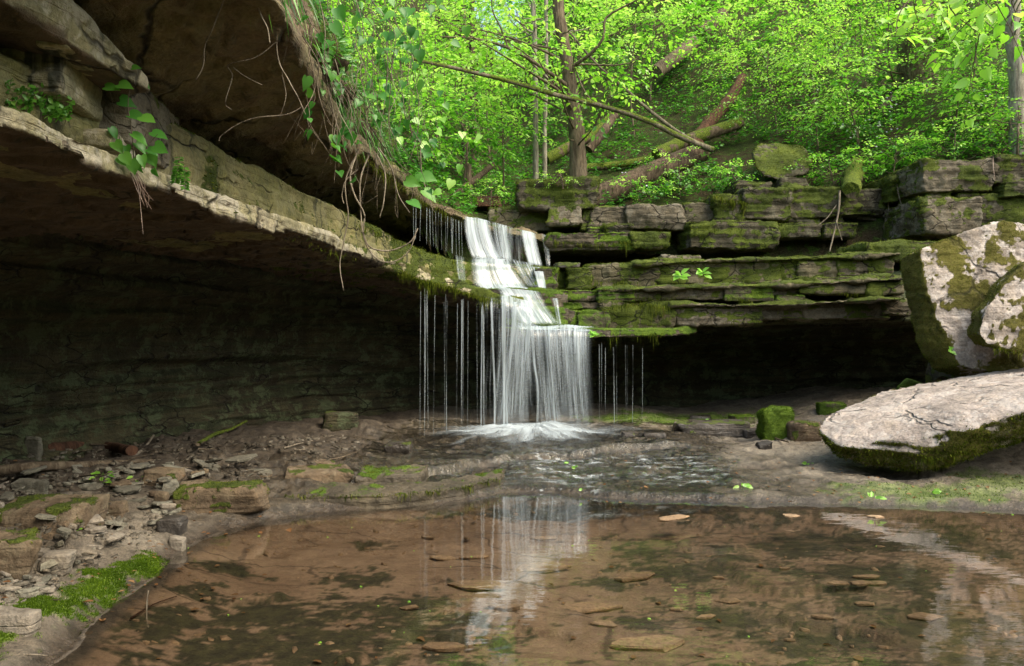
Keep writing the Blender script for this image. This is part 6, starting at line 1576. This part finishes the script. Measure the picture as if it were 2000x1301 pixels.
for k_ in range(80):
    x = r.uniform(575, 810); d = float(np.interp(x, [575, 800], [3.6, 5.8])) + r.uniform(-.2, .5)
    y0 = r.uniform(-40, 120); L = r.uniform(120, 380); y1 = min(y0 + L, np.interp(x, [575, 690, 860], [230, 420, 440]))
    sx_ = r.normal(25, 45)
    keys = [(x, y0, d)]
    for t in (.25, .5, .75, 1.0): keys.append((x + sx_ * t + r.normal(0, 11), y0 + (y1 - y0) * t + r.normal(0, 4), d + r.normal(0, .05)))
    if r.random() < .25: keys.append((keys[-1][0] + r.normal(10, 12), keys[-1][1] - r.uniform(5, 30), d))
    vn = stick('vine', X3(keys), r.uniform(.0016, .0044), .0012, 'vine' if r.random() < .65 else 'twig', 'thin bare vine tangled among many others at the edge of the overhang', 'vine', 'vines tangled at the edge of the overhang', 5, .004, 100 + k_, 26)
    if r.random() < .3:
        n = r.integers(3, 8); t = r.uniform(.1, 1, n); pp = smooth_path(X3(keys), 40)
        ps = pp[(t * 39).astype(int)]
        dr = norm(np.stack([r.normal(0, .8, n), r.normal(-.3, .3, n), r.normal(-.7, .3, n)], 1))
        add_obj('foliage', leaves('foliage', ps, dr, norm(np.array([0, -.7, .6]) + r.normal(0, .35, (n, 3))), r.uniform(.035, .075, n), HEART, k_, np.clip(r.normal(.5, .25, n), 0, 1)), M['leafdark'], parent=vn)
lv = [(P(793, 352, 6.0), (.9, -.2, -.35), .125), (P(825, 345, 6.1), (.9, -.2, -.2), .12), (P(828, 372, 6.05), (.75, -.2, -.65), .135), (P(800, 392, 6.0), (.6, -.3, -.4), .12), (P(815, 352, 6.2), (.6, 0, .5), .10)]
leafy('vine_spray', 'spray of large hanging heart shaped leaves in front of the brink', 'vine', [[P(770, 330, 5.9), P(800, 345, 6.0), P(826, 372, 6.05)], [P(800, 345, 6.0), P(806, 372, 6), P(803, 392, 6.0)]], lv, 'leafdark', 'vine', HEART, .004, seed=8, bias=.75)
# leafy vine mass at the top
for k_, (cx2, cy2, d, n, sx_, sy2, mt_, lab) in enumerate([(690, 40, 4.6, 16, 60, 45, 'leafdark', 'clump of bluish vine leaves at the top left of the thicket'), (800, 30, 5.2, 26, 70, 45, 'leafdark', 'clump of vine leaves in the top middle of the thicket'),
        (640, 40, 4.2, 7, 40, 40, 'leafdark', 'few vine leaves against the soil lump'), (760, 240, 5.6, 8, 60, 50, 'leafdark', 'loose vine leaves hanging low in the thicket'), (850, 290, 6.5, 16, 40, 40, 'leafbright', 'yellow green leaves hanging lowest right of the thicket'), (820, 140, 5.8, 12, 60, 60, 'leafdark', 'vine leaves at the right side of the thicket')]):
    r = np.random.default_rng(70 + k_); lv, st = [], []
    for j in range(n):
        x, y = cx2 + r.normal(0, sx_), cy2 + r.normal(0, sy2); dd = d + r.normal(0, .3)
        lv.append((P(x, y, dd), (r.normal(0, .7), r.normal(-.2, .3), -abs(r.normal(.6, .3))), r.uniform(.05, .095)))
        if j % 2 == 0: st.append([P(x, y, dd), P(x - 5 + r.normal(0, 10), y - 40, dd), P(x - 10 + r.normal(0, 20), y - 110, dd + .1)])
    leafy('vine_clump', lab, 'vine', st, lv, mt_, 'vine', HEART, .0022, seed=80 + k_, bias=.5, spread=.25)
# grass and rootlets hanging from the soil lump
r = np.random.default_rng(31)
y_ = r.uniform(3.0, 6.6, 900); x_ = np.interp(y_, [3, 5, 6.6], [-1.02, -1.16, -1.08]) + r.normal(0, .06, 900)
b = np.stack([x_, y_, r.uniform(2.5, 2.9, 900)], 1)
mv, mt, mr = blades(b, np.tile([1, -.2, .3], (900, 1)), .13, .0032, 33, down=.8)
o = add_obj('hanging_grass', mk_mesh('hanging_grass', mv, None, mt, {'rnd': mr}, smooth=False), M['herb']); tag(o, 'green grass and rootlets hanging from the lip of the overhang', 'grass', kind='stuff')

# overhanging spray of large leaves at the upper right, and the ones over the top edge
for k_, (cx2, cy2, d, n, sx_, sy2, lab) in enumerate([(1790, 45, 6.0, 60, 70, 38, 'near branch of large pale leaves hanging in at the upper right'), (1920, 15, 6.0, 34, 60, 22, 'near leaves over the top edge beside the pale border trunk'), (1985, 55, 5.8, 9, 16, 22, 'few large leaves at the right border over the pale trunk')]):
    r = np.random.default_rng(90 + k_)
    c = P(cx2, cy2 - 40, d); m = max(4, n // 9)
    cent = np.stack([P(cx2 + r.normal(0, sx_), cy2 - 25 + r.normal(0, sy2), d + r.normal(0, .3)) for _ in range(m)])
    p, dd, nn_, sz, rn, tw = sprays(cent, norm(r.normal(0, 1, (m, 3)) * np.array([1, .6, .3]) + np.array([-.4, 0, -.1])), 9, .42, .105, 95 + k_, droop=.35)
    root = empty('overhanging_branch', c, lab, 'branch')
    add_obj('twig', tube_mesh('twig', [(smooth_path([c + np.array([.5, .2, .5]), (c + q) / 2 + np.array([0, 0, .12]), q], 10), np.linspace(.008, .003, 10)) for q in cent] + tw, 5), M['bark'], parent=root)
    add_obj('foliage', leaves('foliage', p, dd, nn_, sz, HEART, 97 + k_, np.clip(rn + .1, 0, 1)), M['leafbright'], parent=root)

# seedlings, fallen leaves and other small green things
for k_, (px, py, d, s, lab) in enumerate([(1330, 545, 8.2, 24, 'left one of two green seedlings on the long mossy block'), (1373, 540, 8.2, 22, 'right one of two green seedlings on the long mossy block'), (1158, 655, 7.85, 16, 'small bright leaf cluster on the bottom lip of the falls'),
                                        (1858, 690, 6.66, 14, 'tiny seedling growing on the face of the tall boulder')]):
    r = np.random.default_rng(130 + k_); b = P(px, py + s * .6, d); t_ = P(px, py - s * .3, d - .02)
    lv = [(t_ + r.normal(0, .01, 3), (math.cos(a), -.4, .1 + .4 * math.sin(a)), s * .8 * d / F) for a in np.linspace(0, 6.28, 7)[:6]]
    leafy('seedling', lab, 'seedling', [[b, (b + t_) / 2, t_]], lv, 'leafbright', 'vine', OVAL, .002, seed=k_, bias=.4)
for k_, (px, py, s, n, lab) in enumerate([(128, 1058, 46, 9, 'round leaved seedling beside the rounded brown rock at the left'), (198, 945, 40, 10, 'small green herb among the shale flakes left of the standing flake'), (272, 945, 34, 8, 'little herb beside the reddish brown cube'), (90, 985, 26, 8, 'little herb near the grey oblong flagstone'),
                                          (440, 890, 26, 3, 'green three lobed leaf at the back of the left bank'), (180, 905, 26, 3, 'dark green leaf by the long grey log'), (1815, 958, 40, 5, 'fresh green leaves lying on the bedrock before the slab'), (1705, 972, 34, 5, 'small green sprig lying near the far shore'), (1447, 948, 34, 6, 'pale green leaf bits on the wet bedrock'),
                                          (1115, 915, 24, 6, 'small bright tuft growing in the riffle'), (1140, 955, 18, 3, 'single green leaf at the edge of the pool'), (1095, 877, 18, 2, 'pale green leaf lying in front of the splash'), (1390, 832, 22, 4, 'pale leaf on the long black wet stone'), (1580, 902, 24, 3, 'light green leaf lying left of the slab'), (46, 1060, 30, 6, 'heart shaped leaves at the left border rock')]):
    r = np.random.default_rng(150 + k_); b = gp(px, py + 4); d = b[1]; h = s * .5 * d / F if k_ < 4 or k_ in (9, 14) else .012
    if k_ == 12: b[2] += .08
    lv = []
    for j in range(n):
        a = r.uniform(0, 6.28); q = b + np.array([math.cos(a) * s * .35 * d / F * r.uniform(.2, 1), math.sin(a) * .03, h * r.uniform(.4, 1.3)])
        lv.append((q, (math.cos(a), math.sin(a) * .6 - .2, r.normal(0, .25)), s * .42 * d / F * r.uniform(.7, 1.1)))
    leafy('seedling' if k_ < 4 or k_ in (9, 14) else 'fallen_leaves', lab, 'seedling' if k_ < 4 or k_ in (9, 14) else 'leaves', [[b, b + np.array([0, 0, h * .5]), b + np.array([.003, 0, h])]], lv, 'leafbright' if k_ != 5 else 'leafdark', 'vine', HEART if k_ in (0, 14) else OVAL, .002, seed=170 + k_, bias=.35)
r = np.random.default_rng(47)
def chips(name, gpts, L_, mat, label, r):
    n_ = len(gpts)
    T0 = np.array([(-.5, -.3, 0), (.1, -.42, 0), (.5, .05, 0), (.2, .4, 0), (-.4, .25, 0)])
    a = r.uniform(0, 6.28, n_); ca, sa = np.cos(a)[:, None], np.sin(a)[:, None]
    jx, jy = r.uniform(.6, 1.3, (n_, 5)), r.uniform(.6, 1.3, (n_, 5))
    bx_, by_ = T0[None, :, 0] * jx * L_[:, None] * 2, T0[None, :, 1] * jy * L_[:, None] * 1.3
    tx, ty = r.normal(0, .22, (n_, 1)), r.normal(0, .22, (n_, 1))
    rx_, ry_ = bx_ * ca - by_ * sa, bx_ * sa + by_ * ca
    lo_ = np.stack([gpts[:, 0:1] + rx_, gpts[:, 1:2] + ry_, gpts[:, 2:3] + tx * rx_ + ty * ry_ - .006], -1)
    hi_ = lo_ * 1.0; hi_[..., 2] += (L_ * .35)[:, None] + .004
    vv_ = np.concatenate([lo_, hi_], 1).reshape(-1, 3); kb = (np.arange(n_) * 10)[:, None, None]
    qs = np.array([[i, (i + 1) % 5, 5 + (i + 1) % 5, 5 + i] for i in range(5)])[None] + kb
    ts = np.array([[5, 6, 7], [5, 7, 8], [5, 8, 9]])[None] + kb
    o = add_obj(name, mk_mesh(name, vv_, qs.reshape(-1, 4), ts.reshape(-1, 3), None, smooth=False), M[mat])
    return tag(o, label, 'gravel', kind='stuff')


sp_ = []
for x, y in zip(r.uniform(150, 2000, 420), 985 + 315 * r.uniform(0, 1, 420) ** 1.3):
    q = gp(x, y)
    if q[2] < -.02: sp_.append(q)
sp_ = np.array(sp_); cl_ = fbm(sp_, 1.3, 3, 19) > -.05; sp_ = sp_[cl_]
chips('pool_gravel', sp_, r.uniform(.006, .024, len(sp_)), 'sunken', 'small flat chips scattered on the bed of the pool', r)
wp = np.array([gp(x, y) + np.array([0, 0, .008]) for x, y in zip(r.uniform(150, 2000, 60), r.uniform(995, 1300, 60))]); a = r.uniform(0, 6.28, len(wp))
o = add_obj('sunken_leaves', leaves('sunken_leaves', wp, np.stack([np.cos(a), np.sin(a), 0 * a], 1), np.tile([0, 0, 1.], (len(wp), 1)) + r.normal(0, .15, (len(wp), 3)), r.uniform(.012, .05, len(wp)), OVAL, 5), M['deadleaf'])
tag(o, 'dead brown leaves lying on the bed of the pool', 'leaf litter', kind='stuff')
fp_ = np.array([np.array([*PG(x, y, .002)[:2], .002]) for x, y in zip(r.uniform(250, 1990, 30), r.uniform(990, 1290, 30))]); a = r.uniform(0, 6.28, len(fp_))
o = add_obj('floating_bits', leaves('floating_bits', fp_, np.stack([np.cos(a), np.sin(a), 0 * a], 1), np.tile([0, 0, 1.], (len(fp_), 1)), r.uniform(.006, .018, len(fp_)), OVAL, 6), M['leafbright'])
tag(o, 'pale bud scales and leaf bits floating on the pool', 'leaf bits', kind='stuff')
gpts = []
while len(gpts) < 2600:
    x, y = r.uniform(-20, 700), r.uniform(850, 1190)
    s_ = poly_sdf(np.array([x]), np.array([y]), np.array([(-20, 880), (250, 862), (700, 815), (700, 880), (540, 925), (500, 952), (345, 950), (345, 1020), (260, 1070), (160, 1120), (90, 1170), (-20, 1190)]))[0]
    if s_ < 0: gpts.append(gp(x, y))
gpts = np.array(gpts); n_ = len(gpts)
chips('gravel', gpts, r.uniform(.005, .019, n_) * np.clip(gpts[:, 1] / 3.5, 1, 1.8), 'gravel', 'small shale chips covering the ground of the left bank', r)
# litter of bud scales and dead leaves on the bedrock
r = np.random.default_rng(41)
lp = [gp(x, y) + np.array([0, 0, .008]) for x, y in zip(r.uniform(1150, 2000, 240), r.uniform(880, 985, 240))] + [gp(x, y) + np.array([0, 0, .012]) for x, y in zip(r.uniform(0, 520, 160), r.uniform(900, 1180, 160))]
lp = np.array(lp); n_ = len(lp); a = r.uniform(0, 6.28, n_)
o = add_obj('leaf_litter', leaves('leaf_litter', lp, np.stack([np.cos(a), np.sin(a), r.normal(0, .1, n_)], 1), np.tile([0, 0, 1.], (n_, 1)) + r.normal(0, .25, (n_, 3)), r.uniform(.008, .035, n_), OVAL, 3), M['deadleaf'])
tag(o, 'scattered brown bits of leaf litter on the bedrock and bank', 'leaf litter', kind='stuff')

# ------------------------------------------------------------------ light, sky, camera
w = bpy.data.worlds.new('World'); SC.world = w; w.use_nodes = True
nt = w.node_tree; bg = nt.nodes.get('Background') or nt.nodes.new('ShaderNodeBackground')
sky = nt.nodes.new('ShaderNodeTexSky'); sky.sky_type = 'NISHITA'; sky.sun_disc = False
SUN = Vector((.80, -.62, 1.25)).normalized()
sky.sun_elevation = math.asin(SUN.z); sky.sun_rotation = math.atan2(SUN.x, SUN.y)
sky.air_density = 1.0; sky.dust_density = 3.0; sky.ozone_density = .6
tint = nt.nodes.new('ShaderNodeMix'); tint.data_type = 'RGBA'; tint.blend_type = 'MULTIPLY'; tint.inputs[0].default_value = 1
tint.inputs[7].default_value = (1.0, .96, .78, 1)          # daylight filtered by the woods round the gorge
nt.links.new(sky.outputs[0], tint.inputs[6]); nt.links.new(tint.outputs[2], bg.inputs[0]); bg.inputs[1].default_value = .125
out = nt.nodes.get('World Output') or nt.nodes.new('ShaderNodeOutputWorld'); nt.links.new(bg.outputs[0], out.inputs[0])
L = bpy.data.lights.new('sun', 'SUN'); L.energy = 1.0; L.angle = math.radians(50); L.color = (1, .93, .82)
lo = bpy.data.objects.new('sun', L); COL.objects.link(lo); lo.rotation_euler = SUN.to_track_quat('Z', 'Y').to_euler(); lo.location = (3, -4, 8)

cam = bpy.data.cameras.new('camera'); co = bpy.data.objects.new('camera', cam); COL.objects.link(co)
co.location = (0, 0, CH); co.rotation_euler = (math.radians(90), 0, 0)
cam.sensor_width = 36; cam.sensor_fit = 'HORIZONTAL'; cam.lens = F / 2000 * 36; cam.clip_start = .05; cam.clip_end = 500
SC.camera = co
SC.view_settings.view_transform = 'Standard'; SC.view_settings.look = 'None'; SC.view_settings.gamma = 1; SC.view_settings.exposure = 1.9
SC.render.engine = 'CYCLES'
SC.cycles.use_denoising = True
SC.cycles.max_bounces = 8; SC.cycles.diffuse_bounces = 4; SC.cycles.glossy_bounces = 3; SC.cycles.transmission_bounces = 4; SC.cycles.transparent_max_bounces = 20
SC.cycles.caustics_reflective = False; SC.cycles.caustics_refractive = False
for o in list(bpy.data.objects):
    if '_w' in o: del o['_w']
